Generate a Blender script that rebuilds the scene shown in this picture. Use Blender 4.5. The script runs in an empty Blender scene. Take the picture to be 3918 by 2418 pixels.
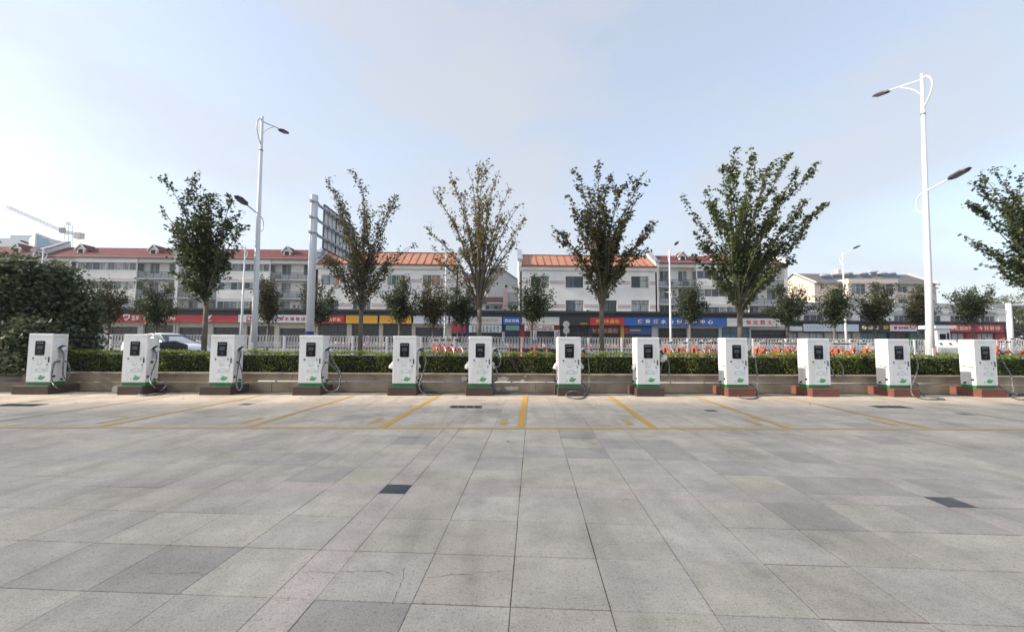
import bpy, bmesh, math, random
import numpy as np
from mathutils import Vector, Matrix
random.seed(7); np.random.seed(7)
S = bpy.context.scene
COL = S.collection
R = math.radians
# ------------------------------------------------------------------ camera
EYE = Vector((0.0, 0.0, 1.58)); FPX = 1600.0
cd = bpy.data.cameras.new('camera'); cam = bpy.data.objects.new('camera', cd); COL.objects.link(cam)
cd.sensor_width = 36.0; cd.lens = 36.0 * FPX / 3918.0; cd.clip_start = 0.1; cd.clip_end = 3000
CR = Matrix.Rotation(-0.024, 3, 'Z') @ Matrix.Rotation(R(90) + math.atan(101 / FPX), 3, 'X') @ Matrix.Rotation(0.006, 3, 'Z')
cam.matrix_world = Matrix.Translation(EYE) @ CR.to_4x4()
S.camera = cam
# ------------------------------------------------------------------ sky and sun
SUN_EL, SUN_PHI = R(26), 0.055          # the sun stands low on the left, almost in line with the row of chargers
sdir = Vector((-math.cos(SUN_EL) * math.cos(SUN_PHI), -math.cos(SUN_EL) * math.sin(SUN_PHI), math.sin(SUN_EL)))
W = bpy.data.worlds.new('World'); S.world = W; W.use_nodes = True
wn, wl = W.node_tree.nodes, W.node_tree.links
wn.clear()
wo = wn.new('ShaderNodeOutputWorld'); bg = wn.new('ShaderNodeBackground'); sky = wn.new('ShaderNodeTexSky')
sky.sky_type = 'NISHITA'; sky.sun_disc = False; sky.sun_elevation = SUN_EL
sky.sun_rotation = math.atan2(sdir.x, sdir.y)
sky.air_density = 1.0; sky.dust_density = 1.3; sky.ozone_density = 1.6; sky.altitude = 30
bg.inputs[1].default_value = 0.15
# thin high cloud: a pale veil thickened by stretched noise
tc = wn.new('ShaderNodeTexCoord'); mp = wn.new('ShaderNodeMapping'); mp.inputs['Scale'].default_value = (1.0, 1.0, 2.6)
mp.inputs['Rotation'].default_value = (0.0, R(-12), 0.0)
nz = wn.new('ShaderNodeTexNoise'); nz.inputs['Scale'].default_value = 1.5; nz.inputs['Detail'].default_value = 7; nz.inputs['Roughness'].default_value = 0.48
cr = wn.new('ShaderNodeMapRange'); cr.inputs[1].default_value = 0.47; cr.inputs[2].default_value = 0.60; cr.inputs[3].default_value = 0.56; cr.inputs[4].default_value = 0.82
mx = wn.new('ShaderNodeMix'); mx.data_type = 'RGBA'
HAZE = (1.87, 1.925, 2.02)                 # a thick bright summer haze, the same all round the sky
mx.inputs[7].default_value = (*HAZE, 1)
wl.new(tc.outputs['Generated'], mp.inputs[0]); wl.new(mp.outputs[0], nz.inputs['Vector']); wl.new(nz.outputs['Fac'], cr.inputs[0])
wl.new(cr.outputs[0], mx.inputs[0]); wl.new(sky.outputs[0], mx.inputs[6])
wl.new(mx.outputs[2], bg.inputs[0]); wl.new(bg.outputs[0], wo.inputs[0])
sl = bpy.data.lights.new('sun', 'SUN'); sl.energy = 3.0; sl.angle = R(0.8); sl.color = (1.0, 0.86, 0.70)
so = bpy.data.objects.new('sun', sl); COL.objects.link(so); so.rotation_euler = sdir.to_track_quat('Z', 'Y').to_euler()
S.view_settings.view_transform = 'Standard'; S.view_settings.look = 'None'; S.view_settings.gamma = 1.0
S.view_settings.use_curve_mapping = False
S.view_settings.exposure = 1.32
S.cycles.max_bounces = 6; S.cycles.transparent_max_bounces = 8

# ------------------------------------------------------------------ helpers
def ray(px, py):
    return CR @ Vector(((px - 1959.0) / FPX, -(py - 1209.0) / FPX, -1.0))
def atY(px, py, Y):                    # the place at distance Y that the photograph shows at px, py
    d = ray(px, py); return EYE + d * (Y / d.y)
def atZ(px, py, z=0.0):
    d = ray(px, py); return EYE + d * ((z - EYE.z) / d.z)
def lerp(a, b, t): return a + (b - a) * t

MATS = {}
def mat(name, col, rough=0.6, metal=0.0, var=0.10, scale=4.0, bump=0.0, bscale=40.0, spec=0.5, dark=None, coord='Object', detail=5):
    if name in MATS: return MATS[name]
    m = bpy.data.materials.new(name); m.use_nodes = True
    n, l = m.node_tree.nodes, m.node_tree.links
    b = n['Principled BSDF']; b.inputs['Roughness'].default_value = rough; b.inputs['Metallic'].default_value = metal
    b.inputs['Specular IOR Level'].default_value = spec
    t = n.new('ShaderNodeTexCoord')
    no = n.new('ShaderNodeTexNoise'); no.inputs['Scale'].default_value = scale; no.inputs['Detail'].default_value = detail
    l.new(t.outputs[coord], no.inputs['Vector'])
    ra = n.new('ShaderNodeMapRange'); ra.inputs[1].default_value = 0.3; ra.inputs[2].default_value = 0.7
    l.new(no.outputs['Fac'], ra.inputs[0])
    mi = n.new('ShaderNodeMix'); mi.data_type = 'RGBA'
    c2 = dark if dark else tuple(c * (1 - var) for c in col)
    c1 = col if dark else tuple(min(1, c * (1 + var * 0.6)) for c in col)
    mi.inputs[6].default_value = (*c2, 1); mi.inputs[7].default_value = (*c1, 1)
    l.new(ra.outputs[0], mi.inputs[0]); l.new(mi.outputs[2], b.inputs['Base Color'])
    if bump:
        n2 = n.new('ShaderNodeTexNoise'); n2.inputs['Scale'].default_value = bscale; n2.inputs['Detail'].default_value = 4
        l.new(t.outputs[coord], n2.inputs['Vector'])
        bu = n.new('ShaderNodeBump'); bu.inputs['Strength'].default_value = bump; bu.inputs['Distance'].default_value = 0.02
        l.new(n2.outputs['Fac'], bu.inputs['Height']); l.new(bu.outputs[0], b.inputs['Normal'])
    MATS[name] = m
    return m

class MB:
    """collects shapes; build() links them as one mesh object"""
    def __init__(s): s.v = []; s.f = []
    def add(s, vs, fs):
        o = len(s.v); s.v.extend([tuple(p) for p in vs]); s.f.extend([tuple(i + o for i in f) for f in fs]); return s
    def box(s, x0, x1, y0, y1, z0, z1):
        return s.add([(x0,y0,z0),(x1,y0,z0),(x1,y1,z0),(x0,y1,z0),(x0,y0,z1),(x1,y0,z1),(x1,y1,z1),(x0,y1,z1)],
                     [(0,3,2,1),(4,5,6,7),(0,1,5,4),(1,2,6,5),(2,3,7,6),(3,0,4,7)])
    def cham(s, x0, x1, y0, y1, z0, z1, c):          # box with chamfered vertical and top edges
        def ring(i, z): return [(x0+i,y0+c,z),(x0+c,y0+i,z),(x1-c,y0+i,z),(x1-i,y0+c,z),(x1-i,y1-c,z),(x1-c,y1-i,z),(x0+c,y1-i,z),(x0+i,y1-c,z)]
        def ring2(z): 
            k = c * 1.0
            return [(x0+k,y0+c*1.3,z),(x0+c*1.3,y0+k,z),(x1-c*1.3,y0+k,z),(x1-k,y0+c*1.3,z),(x1-k,y1-c*1.3,z),(x1-c*1.3,y1-k,z),(x0+c*1.3,y1-k,z),(x0+k,y1-c*1.3,z)]
        rs = ring(0, z0) + ring(0, z1 - c) + ring2(z1)
        fs = [tuple(reversed(range(8)))]
        for k in (0, 8):
            for i in range(8): fs.append((k+i, k+(i+1) % 8, k+8+(i+1) % 8, k+8+i))
        fs.append(tuple(range(16, 24)))
        return s.add(rs, fs)
    def obox(s, p0, p1, w, h, up=(0,0,1)):            # bar of section w x h from p0 to p1
        p0, p1 = Vector(p0), Vector(p1); d = (p1 - p0).normalized(); u = Vector(up)
        a = d.cross(u)
        if a.length < 1e-4: a = d.cross(Vector((1,0,0)))
        a.normalize(); b = a.cross(d)
        vs = []
        for p in (p0, p1):
            for i, j in ((-1,-1),(1,-1),(1,1),(-1,1)): vs.append(p + a*(i*w/2) + b*(j*h/2))
        return s.add(vs, [(0,1,2,3),(7,6,5,4),(0,4,5,1),(1,5,6,2),(2,6,7,3),(3,7,4,0)])
    def tube(s, pts, r, n=8, cap=True):
        pts = [Vector(p) for p in pts]; rr = r if isinstance(r, (list, tuple)) else [r] * len(pts)
        rings = []; ref = None
        for i, p in enumerate(pts):
            d = (pts[min(i+1, len(pts)-1)] - pts[max(i-1, 0)])
            d = d.normalized() if d.length > 1e-9 else Vector((0,0,1))
            if ref is None: ref = Vector((1,0,0)) if abs(d.x) < 0.9 else Vector((0,1,0))
            a = (ref - d * ref.dot(d))
            a = a.normalized() if a.length > 1e-6 else d.orthogonal().normalized()
            ref = a; b = d.cross(a)
            rings.append([p + (a*math.cos(2*math.pi*k/n) + b*math.sin(2*math.pi*k/n)) * rr[i] for k in range(n)])
        vs = [v for rg in rings for v in rg]; fs = []
        for i in range(len(pts) - 1):
            for k in range(n): fs.append((i*n+k, i*n+(k+1) % n, (i+1)*n+(k+1) % n, (i+1)*n+k))
        if cap: fs.append(tuple(reversed(range(n)))); fs.append(tuple((len(pts)-1)*n+k for k in range(n)))
        return s.add(vs, fs)
    def cyl(s, p0, p1, r0, r1=None, n=10): return s.tube([p0, p1], [r0, r0 if r1 is None else r1], n)
    def prism(s, poly, axis, a, b):                   # polygon extruded along an axis from a to b
        def pt(q, t): return (t, q[0], q[1]) if axis == 'x' else ((q[0], t, q[1]) if axis == 'y' else (q[0], q[1], t))
        n = len(poly); vs = [pt(q, a) for q in poly] + [pt(q, b) for q in poly]
        fs = [tuple(range(n)), tuple(reversed(range(n, 2*n)))] + [(i, n+i, n+(i+1) % n, (i+1) % n) for i in range(n)]
        return s.add(vs, fs)
    def sphere(s, c, rx, ry=None, rz=None, n=8, m=5):
        ry = ry or rx; rz = rz or rx; vs = [(c[0], c[1], c[2]-rz)]
        for j in range(1, m):
            t = -math.pi/2 + math.pi*j/m
            for k in range(n):
                a = 2*math.pi*k/n; vs.append((c[0]+rx*math.cos(t)*math.cos(a), c[1]+ry*math.cos(t)*math.sin(a), c[2]+rz*math.sin(t)))
        vs.append((c[0], c[1], c[2]+rz)); fs = []
        for k in range(n): fs.append((0, 1+(k+1) % n, 1+k))
        for j in range(m-2):
            for k in range(n): fs.append((1+j*n+k, 1+j*n+(k+1) % n, 1+(j+1)*n+(k+1) % n, 1+(j+1)*n+k))
        t = len(vs)-1
        for k in range(n): fs.append((t, 1+(m-2)*n+k, 1+(m-2)*n+(k+1) % n))
        return s.add(vs, fs)
    def torus(s, c, Rr, r, axis='y', n=20, m=6, a0=0, a1=2*math.pi):
        pts = []
        full = abs(a1 - a0 - 2*math.pi) < 1e-6
        for i in range(n + 1):
            a = a0 + (a1-a0)*i/n; u, w = Rr*math.cos(a), Rr*math.sin(a)
            pts.append((c[0]+u, c[1], c[2]+w) if axis == 'y' else ((c[0], c[1]+u, c[2]+w) if axis == 'x' else (c[0]+u, c[1]+w, c[2])))
        return s.tube(pts, r, m, cap=not full)
    def mesh(s, name, m, smooth=False):
        me = bpy.data.meshes.new(name); me.from_pydata(s.v, [], s.f); me.update()
        bm = bmesh.new(); bm.from_mesh(me); bmesh.ops.recalc_face_normals(bm, faces=bm.faces); bm.to_mesh(me); bm.free()
        if smooth: me.polygons.foreach_set('use_smooth', [True]*len(me.polygons))
        if m: me.materials.append(m)
        return me
    def build(s, name, m, parent=None, smooth=False, loc=None):
        return link(name, s.mesh(name, m, smooth), parent, loc)

def link(name, me, parent=None, loc=None, rotz=0.0):
    o = bpy.data.objects.new(name, me); COL.objects.link(o)
    if parent: o.parent = parent
    if loc is not None: o.location = loc
    if rotz: o.rotation_euler[2] = rotz
    return o
def tag(o, label=None, cat=None, group=None, kind=None):
    if label: o['label'] = label
    if cat: o['category'] = cat
    if group: o['group'] = group
    if kind: o['kind'] = kind
    return o
def thing(name, loc=(0,0,0), rotz=0.0, label=None, cat=None, group=None):
    o = link(name, None, None, loc, rotz); o.empty_display_size = 0.2
    return tag(o, label, cat, group)
def clone(o, parent=None):
    c = o.copy(); COL.objects.link(c)
    if parent: c.parent = parent
    for ch in o.children: clone(ch, c)
    return c
def qmesh(name, V, m, tint=None, tname='tint', smooth=False):
    """V: (n,4,3) array of quads -> mesh"""
    n = len(V); me = bpy.data.meshes.new(name)
    me.vertices.add(n*4); me.vertices.foreach_set('co', np.ascontiguousarray(V, dtype=np.float32).reshape(-1))
    me.loops.add(n*4); me.loops.foreach_set('vertex_index', np.arange(n*4, dtype=np.int32))
    me.polygons.add(n); me.polygons.foreach_set('loop_start', np.arange(0, n*4, 4, dtype=np.int32))
    me.polygons.foreach_set('loop_total', np.full(n, 4, dtype=np.int32))
    me.update(calc_edges=True)
    if tint is not None:
        a = me.attributes.new(tname, 'FLOAT', 'FACE'); a.data.foreach_set('value', np.asarray(tint, dtype=np.float32))
    me.materials.append(m); me.validate()
    return me
def leaf_mat(name, c0, c1, c2, trans=0.3):
    m = bpy.data.materials.new(name); m.use_nodes = True; n, l = m.node_tree.nodes, m.node_tree.links
    b = n['Principled BSDF']; b.inputs['Roughness'].default_value = 0.55; b.inputs['Specular IOR Level'].default_value = 0.3
    at = n.new('ShaderNodeAttribute'); at.attribute_name = 'tint'
    cr = n.new('ShaderNodeValToRGB'); e = cr.color_ramp.elements
    e[0].color = (*c0, 1); e[1].color = (*c2, 1); e[1].position = 1.0; k = e.new(0.55); k.color = (*c1, 1)
    l.new(at.outputs['Fac'], cr.inputs[0]); l.new(cr.outputs[0], b.inputs['Base Color'])
    tr = n.new('ShaderNodeBsdfTranslucent'); l.new(cr.outputs[0], tr.inputs[0])
    ms = n.new('ShaderNodeMixShader'); ms.inputs[0].default_value = trans
    l.new(b.outputs[0], ms.inputs[1]); l.new(tr.outputs[0], ms.inputs[2]); l.new(ms.outputs[0], n['Material Output'].inputs[0])
    return m
def leaf_quads(P, size, flat=0.5, aspect=0.6, rng=np.random):
    """one bent-free leaf quad (a diamond) at each point, facing random ways"""
    n = len(P); P = np.asarray(P, dtype=np.float64)
    a = rng.normal(size=(n, 3)); a[:, 2] *= flat; a /= np.linalg.norm(a, axis=1)[:, None] + 1e-9
    nrm = rng.normal(size=(n, 3)); nrm[:, 2] = np.abs(nrm[:, 2]) + 0.5
    b = np.cross(a, nrm); b /= np.linalg.norm(b, axis=1)[:, None] + 1e-9
    s = (size * rng.uniform(0.65, 1.25, n))[:, None]
    return np.stack([P - a*s*0.5, P + b*s*aspect*0.5, P + a*s*0.5, P - b*s*aspect*0.5], axis=1)
# ------------------------------------------------------------------ colours
m_white = mat('white_powder_coat', (0.74, 0.745, 0.75), 0.32, var=0.03, scale=2, bump=0.02, bscale=300)
def grime(m, amt):
    n, l = m.node_tree.nodes, m.node_tree.links; b = n['Principled BSDF']; src = b.inputs['Base Color'].links[0].from_socket
    t = n.new('ShaderNodeTexCoord'); oi = n.new('ShaderNodeObjectInfo'); mp_ = n.new('ShaderNodeMapping'); mp_.inputs['Scale'].default_value = (7, 7, .9)
    l.new(t.outputs['Object'], mp_.inputs[0]); l.new(oi.outputs['Random'], mp_.inputs['Location'])
    no = n.new('ShaderNodeTexNoise'); no.noise_dimensions = '4D'; no.inputs['Scale'].default_value = 1.0; no.inputs['Detail'].default_value = 6
    mu = n.new('ShaderNodeMath'); mu.operation = 'MULTIPLY'; mu.inputs[1].default_value = 50; l.new(oi.outputs['Random'], mu.inputs[0]); l.new(mu.outputs[0], no.inputs['W'])
    l.new(mp_.outputs[0], no.inputs['Vector'])
    r = n.new('ShaderNodeMapRange'); r.inputs[1].default_value = .50; r.inputs[2].default_value = .72; r.inputs[3].default_value = 0; r.inputs[4].default_value = amt; l.new(no.outputs['Fac'], r.inputs[0])
    mi = n.new('ShaderNodeMix'); mi.data_type = 'RGBA'; mi.inputs[7].default_value = (.36, .33, .28, 1); l.new(r.outputs[0], mi.inputs[0]); l.new(src, mi.inputs[6]); l.new(mi.outputs[2], b.inputs['Base Color'])
grime(m_white, .28)
m_white2 = mat('white_metal_paint', (0.76, 0.77, 0.79), 0.38, var=0.05, scale=3)
m_whitepic = mat('white_fence_paint', (0.80, 0.80, 0.80), 0.45, var=0.12, scale=1.5)
m_green = mat('green_base_paint', (0.02, 0.19, 0.055), 0.45, var=0.15, scale=3)
m_black = mat('black_plastic', (0.009, 0.010, 0.012), 0.5, var=0.2, scale=6, spec=0.15)
m_dgrey = mat('dark_grey_plastic', (0.05, 0.055, 0.06), 0.45, var=0.2, scale=6)
m_lcd = mat('grey_lcd', (0.06, 0.075, 0.09), 0.4, var=0.15, scale=8, spec=0.3)
m_led = mat('pale_print', (0.55, 0.56, 0.58), 0.5, var=0.02)
m_seam = mat('panel_gap', (0.16, 0.165, 0.17), 0.7, var=0.1)
m_print = mat('grey_print', (0.30, 0.33, 0.33), 0.6, var=0.05)
m_printd = mat('dark_print', (0.07, 0.08, 0.10), 0.6, var=0.05)
m_printt = mat('teal_print', (0.03, 0.26, 0.27), 0.5, var=0.05)
m_printc = mat('pale_teal_print', (0.22, 0.44, 0.42), 0.5, var=0.05)
m_leafp = mat('green_print', (0.03, 0.36, 0.11), 0.5, var=0.35, scale=5)
m_yellow = mat('yellow_sticker', (0.75, 0.42, 0.03), 0.5, var=0.1)
m_red = mat('red_print', (0.5, 0.03, 0.03), 0.5, var=0.1)
m_wrap = mat('clear_plastic_wrap', (0.66, 0.67, 0.66), 0.22, var=0.35, scale=14, bump=0.6, bscale=40)
m_cable = mat('wrapped_cable', (0.21, 0.215, 0.22), 0.35, scale=16, dark=(0.035, 0.038, 0.042), bump=0.3, bscale=60)
m_plinthd = mat('brown_plinth_paint', (0.070, 0.047, 0.040), 0.75, var=0.18, scale=3, bump=0.1, bscale=60)
m_plinthr = mat('brick_red_plinth_paint', (0.175, 0.068, 0.052), 0.75, var=0.18, scale=3, bump=0.1, bscale=60)
m_concrete = mat('weathered_concrete', (0.36, 0.295, 0.215), 0.85, scale=1.6, dark=(0.185, 0.148, 0.105), bump=0.35, bscale=25, detail=9)
m_cap = mat('concrete_cap', (0.42, 0.36, 0.28), 0.85, scale=2.2, dark=(0.20, 0.165, 0.12), bump=0.3, bscale=25)
m_plaster = mat('pale_patched_plaster', (0.62, 0.60, 0.57), 0.8, scale=5, dark=(0.40, 0.37, 0.33), bump=0.3, bscale=30)
m_pvc = mat('grey_white_conduit', (0.42, 0.43, 0.43), 0.5, var=0.15, scale=2)
m_iron = mat('cast_iron', (0.035, 0.036, 0.038), 0.6, 0.3, var=0.4, scale=12)
m_ironl = mat('worn_iron_frame', (0.16, 0.16, 0.155), 0.55, 0.2, var=0.3, scale=12)

# ------------------------------------------------------------------ ground: the paved square
TH = 0.0745
U = Vector((math.cos(TH), -math.sin(TH), 0)); V = Vector((math.sin(TH), math.cos(TH), 0))
O0 = atZ(1515, 1869)
def slab_material(name, attr):
    m = bpy.data.materials.new(name); m.use_nodes = True; n, l = m.node_tree.nodes, m.node_tree.links
    b = n['Principled BSDF']; b.inputs['Roughness'].default_value = 0.72; b.inputs['Specular IOR Level'].default_value = 0.35
    if attr: a = n.new('ShaderNodeAttribute'); a.attribute_name = 'slab_colour'; src = a.outputs['Color']
    else: a = n.new('ShaderNodeObjectInfo'); src = a.outputs['Color']
    geo = n.new('ShaderNodeNewGeometry')
    def noise(sc, det, ro, lo, hi, a0, a1):
        t = n.new('ShaderNodeTexNoise'); t.inputs['Scale'].default_value = sc; t.inputs['Detail'].default_value = det; t.inputs['Roughness'].default_value = ro
        l.new(geo.outputs['Position'], t.inputs['Vector'])
        r = n.new('ShaderNodeMapRange'); r.inputs[1].default_value = lo; r.inputs[2].default_value = hi; r.inputs[3].default_value = a0; r.inputs[4].default_value = a1
        l.new(t.outputs['Fac'], r.inputs[0]); return r.outputs[0], t.outputs['Fac']
    def mul(c, f):
        x = n.new('ShaderNodeVectorMath'); x.operation = 'SCALE'; l.new(c, x.inputs[0]); l.new(f, x.inputs[3]); return x.outputs[0]
    st, _ = noise(0.9, 6, 0.6, 0.34, 0.66, 0.84, 1.17)       # broad stains
    md, _ = noise(4.0, 9, 0.72, 0.30, 0.70, 0.90, 1.14)       # wear
    sp, f3 = noise(95.0, 3, 0.8, 0.30, 0.64, 0.72, 1.20)     # granite grain
    gr, _ = noise(38.0, 2, 0.6, 0.34, 0.44, 0.78, 1.0)       # dark flecks
    # warm dust film where the square has not been washed
    du, _ = noise(0.35, 5, 0.6, 0.42, 0.62, 0.0, 0.30)
    dm = n.new('ShaderNodeMix'); dm.data_type = 'RGBA'; dm.inputs[7].default_value = (0.56, 0.495, 0.40, 1)
    l.new(du, dm.inputs[0]); l.new(src, dm.inputs[6])
    # brown staining, and faint scuffs drawn out along the way cars turn in
    bs, _ = noise(1.6, 8, 0.7, 0.53, 0.76, 0.0, 0.55); bx = n.new('ShaderNodeMix'); bx.data_type = 'RGBA'; bx.inputs[7].default_value = (0.30, 0.255, 0.195, 1); l.new(bs, bx.inputs[0]); l.new(dm.outputs[2], bx.inputs[6])
    ym = n.new('ShaderNodeMapping'); ym.inputs['Rotation'].default_value = (0, 0, 0.35); ym.inputs['Scale'].default_value = (2.6, .22, 1); l.new(geo.outputs['Position'], ym.inputs[0])
    yn = n.new('ShaderNodeTexNoise'); yn.inputs['Scale'].default_value = 1.2; yn.inputs['Detail'].default_value = 5; l.new(ym.outputs[0], yn.inputs['Vector'])
    yr = n.new('ShaderNodeMapRange'); yr.inputs[1].default_value = .52; yr.inputs[2].default_value = .70; yr.inputs[3].default_value = 1.05; yr.inputs[4].default_value = .90; l.new(yn.outputs['Fac'], yr.inputs[0])
    c = mul(mul(mul(mul(mul(bx.outputs[2], st), md), sp), gr), yr.outputs[0])
    l.new(c, b.inputs['Base Color'])
    bu = n.new('ShaderNodeBump'); bu.inputs['Strength'].default_value = 0.25; bu.inputs['Distance'].default_value = 0.004
    l.new(f3, bu.inputs['Height']); l.new(bu.outputs[0], b.inputs['Normal'])
    return m
m_slab, m_slab2 = slab_material('granite_slab', False), slab_material('granite_slabs_far', True)
m_joint = mat('joint_dirt', (0.36, 0.32, 0.265), 0.95, scale=1.1, dark=(0.045, 0.038, 0.030), coord='Object', detail=3)

plaza = thing('plaza', (0, 0, 0)); tag(plaza, kind='structure')
g = MB().box(-70, 70, -60, 13.3, -0.35, -0.012); g.build('joint_bed', m_joint, plaza)
PER = 9 * 0.6 + 0.28
def lines(lo, hi):
    out = []; k0 = int(math.floor(lo / PER)) - 1
    for k in range(k0, int(hi / PER) + 2):
        out.append((k*PER - 0.14, k*PER + 0.14, True))
        for j in range(9): out.append((k*PER + 0.14 + j*0.6, k*PER + 0.14 + (j+1)*0.6, False))
    return [t for t in out if t[1] > lo and t[0] < hi]
rs = random.Random(3)
slabs = []
for (v0, v1, vb) in lines(-9, 12):
    for (u0, u1, ub) in lines(-26, 32):
        c = O0 + U*((u0+u1)/2) + V*((v0+v1)/2)
        if c.y > 12.95 or c.y < -0.6: continue
        cc = CR.transposed() @ (Vector((c.x, c.y, 0)) - EYE)
        zc = -cc.z
        if zc < 0.8: continue
        pxc, pyc = 1959 + cc.x/zc*FPX, 1209 - cc.y/zc*FPX
        vis = -260 < pxc < 4180 and pyc < 2700
        if not vis and (abs(c.x) > 14 or rs.random() < 0.0): continue
        col = rs.choice([(.565,.482,.383),(.571,.486,.373),(.551,.475,.386),(.580,.494,.388),(.561,.472,.368),(.541,.466,.378)])
        q = rs.random(); f = rs.uniform(0.96, 1.04)
        if q < 0.08: col = (.47, .415, .34)
        elif q < 0.15: col = (.58, .505, .405)
        if ub or vb: col = rs.choice([(.57,.47,.385),(.56,.465,.385),(.58,.48,.40)])
        if ub and vb: col = (.055, .065, .08); f = 1
        col = tuple(x*f for x in col)
        slabs.append((zc if vis else 99 + zc, c, u1-u0, v1-v0, col))
# dark replacement slabs seen in the photograph
for (px, py) in ((3170, 1850), (3350, 1852), (3720, 1868), (780, 2200), (1480, 2380), (2230, 1735), (2560, 1735), (3040, 1752), (1600, 1690)):
    p = atZ(px, py); k = min(range(len(slabs)), key=lambda i: (slabs[i][1]-p).length)
    s = slabs[k]; slabs[k] = (s[0], s[1], s[2], s[3], (.43, .38, .315))
for (px, py) in ((1800, 2370), (1740, 1960), (2070, 1930)):
    p = atZ(px, py); k = min(range(len(slabs)), key=lambda i: (slabs[i][1]-p).length)
    s = slabs[k]; slabs[k] = (s[0], s[1], s[2], s[3], (.59, .515, .415))
slabs.sort(key=lambda s: s[0])
smesh = {}
def slab_mesh(w, d, gap, g2):
    key = (round(w, 2), round(d, 2), gap, g2)
    if key not in smesh:
        a, b, c = w/2 - gap, d/2 - g2, 0.004
        vs = [(-a,-b,-0.05),(a,-b,-0.05),(a,b,-0.05),(-a,b,-0.05),(-a,-b,-c),(a,-b,-c),(a,b,-c),(-a,b,-c),(-a+c,-b+c,0),(a-c,-b+c,0),(a-c,b-c,0),(-a+c,b-c,0)]
        fs = [(0,1,5,4),(1,2,6,5),(2,3,7,6),(3,0,4,7),(4,5,9,8),(5,6,10,9),(6,7,11,10),(7,4,8,11),(8,9,10,11)]
        smesh[key] = MB().add(vs, fs).mesh('paving_slab', m_slab)
    return smesh[key]
far = MB(); fcol = []
for i, (zc, c, w, d, col) in enumerate(slabs):
    gap = rs.choice([0.001, 0.0016, 0.0026, 0.004]); g2 = rs.choice([0.0012, 0.003, 0.005, 0.007])
    dz = rs.uniform(-0.0012, 0.0012)
    if i < 290:
        o = link('paving_slab', slab_mesh(w, d, gap, g2), plaza, (c.x, c.y, dz), -TH); o.color = (*col, 1)
    else:
        a, b = w/2 - gap, d/2 - g2
        p = [c - U*a - V*b, c + U*a - V*b, c + U*a + V*b, c - U*a + V*b]
        far.add([(q.x, q.y, dz-0.02) for q in p] + [(q.x, q.y, dz) for q in p], [(4,5,6,7),(0,1,5,4),(1,2,6,5),(2,3,7,6),(3,0,4,7)])
        fcol += [col]*5
me = bpy.data.meshes.new('paving_slabs'); me.from_pydata(far.v, [], far.f); me.update()
a = me.attributes.new('slab_colour', 'FLOAT_COLOR', 'FACE')
a.data.foreach_set('color', np.array([(*c, 1) for c in fcol], dtype=np.float32).reshape(-1)); me.materials.append(m_slab2)
o = link('paving_slabs', me, plaza); tag(o, kind='stuff')
# outer part of the square beyond the built slabs, a little lower
m_far = mat('paving_outer', (0.40, 0.39, 0.37), 0.75, var=0.12, scale=0.8)
g = MB(); g.box(-70, -16.5, -60, 13.2, -0.2, -0.006); g.box(17.5, 70, -60, 13.2, -0.2, -0.006); g.build('outer_paving', m_far, plaza)
# cracks across two slabs near the camera
m_crack = mat('crack', (0.07, 0.06, 0.05), 0.95, var=0.3)
for k, pts in enumerate((((560,2196),(700,2190),(800,2195)), ((1306,2185),(1400,2184),(1465,2182),(1530,2210)), ((1548,2172),(1540,2215),(1515,2270),(1497,2325)),
            ((1640,2206),(1760,2196),(1880,2187),(1963,2180)), ((1150,2188),(1230,2186),(1300,2190)))):
    cm = MB(); q = []
    for i in range(len(pts) - 1):
        for j in range(5):
            t = j/5; q.append(atZ(lerp(pts[i][0], pts[i+1][0], t) + rs.uniform(-3, 3), lerp(pts[i][1], pts[i+1][1], t) + rs.uniform(-3, 3), 0.0022))
    for i in range(len(q) - 1):
        a, b = q[i], q[i+1]; d = (b - a); n_ = Vector((-d.y, d.x, 0)).normalized() * rs.uniform(0.0005, 0.0016)
        cm.add([a-n_, b-n_, b+n_, a+n_], [(0,1,2,3)])
    cm.build('crack', m_crack, plaza)

# painted bay markings
def paint(name, wear):
    m = bpy.data.materials.new(name); m.use_nodes = True; n, l = m.node_tree.nodes, m.node_tree.links
    b = n['Principled BSDF']; b.inputs['Roughness'].default_value = 0.7
    geo = n.new('ShaderNodeNewGeometry'); t = n.new('ShaderNodeTexNoise'); t.inputs['Scale'].default_value = 7; t.inputs['Detail'].default_value = 8; t.inputs['Roughness'].default_value = 0.75
    l.new(geo.outputs['Position'], t.inputs['Vector'])
    r = n.new('ShaderNodeMapRange'); r.inputs[1].default_value = 0.42 + wear*0.2; r.inputs[2].default_value = 0.62 + wear*0.25; l.new(t.outputs['Fac'], r.inputs[0])
    mi = n.new('ShaderNodeMix'); mi.data_type = 'RGBA'; mi.inputs[6].default_value = (0.74, 0.38, 0.025, 1) if wear < .5 else (0.62, 0.40, 0.13, 1)
    mi.inputs[7].default_value = (0.58, 0.42, 0.20, 1)
    l.new(r.outputs[0], mi.inputs[0]); l.new(mi.outputs[2], b.inputs['Base Color']); return m
m_paint, m_paint2 = paint('yellow_road_paint', 0.2), paint('faded_yellow_road_paint', 0.0)
m_paint2.node_tree.nodes['Mix'].inputs[6].default_value = (0.64, 0.38, 0.09, 1)
m_paint3 = paint('worn_yellow_road_paint', 0.0)
m_paint3.node_tree.nodes['Mix'].inputs[6].default_value = (0.60, 0.46, 0.26, 1); m_paint3.node_tree.nodes['Mix'].inputs[7].default_value = (0.54, 0.48, 0.38, 1)
m_paint4 = paint('half_worn_yellow_road_paint', 0.0)
m_paint4.node_tree.nodes['Mix'].inputs[6].default_value = (0.62, 0.42, 0.17, 1)
Yk = atZ(1959, 1515).y - 0.02
fl = [atZ(-300, 1634.5), atZ(1959, 1638.5), atZ(4220, 1643)]
fl0, fl1 = fl[0], fl[2]
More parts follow.
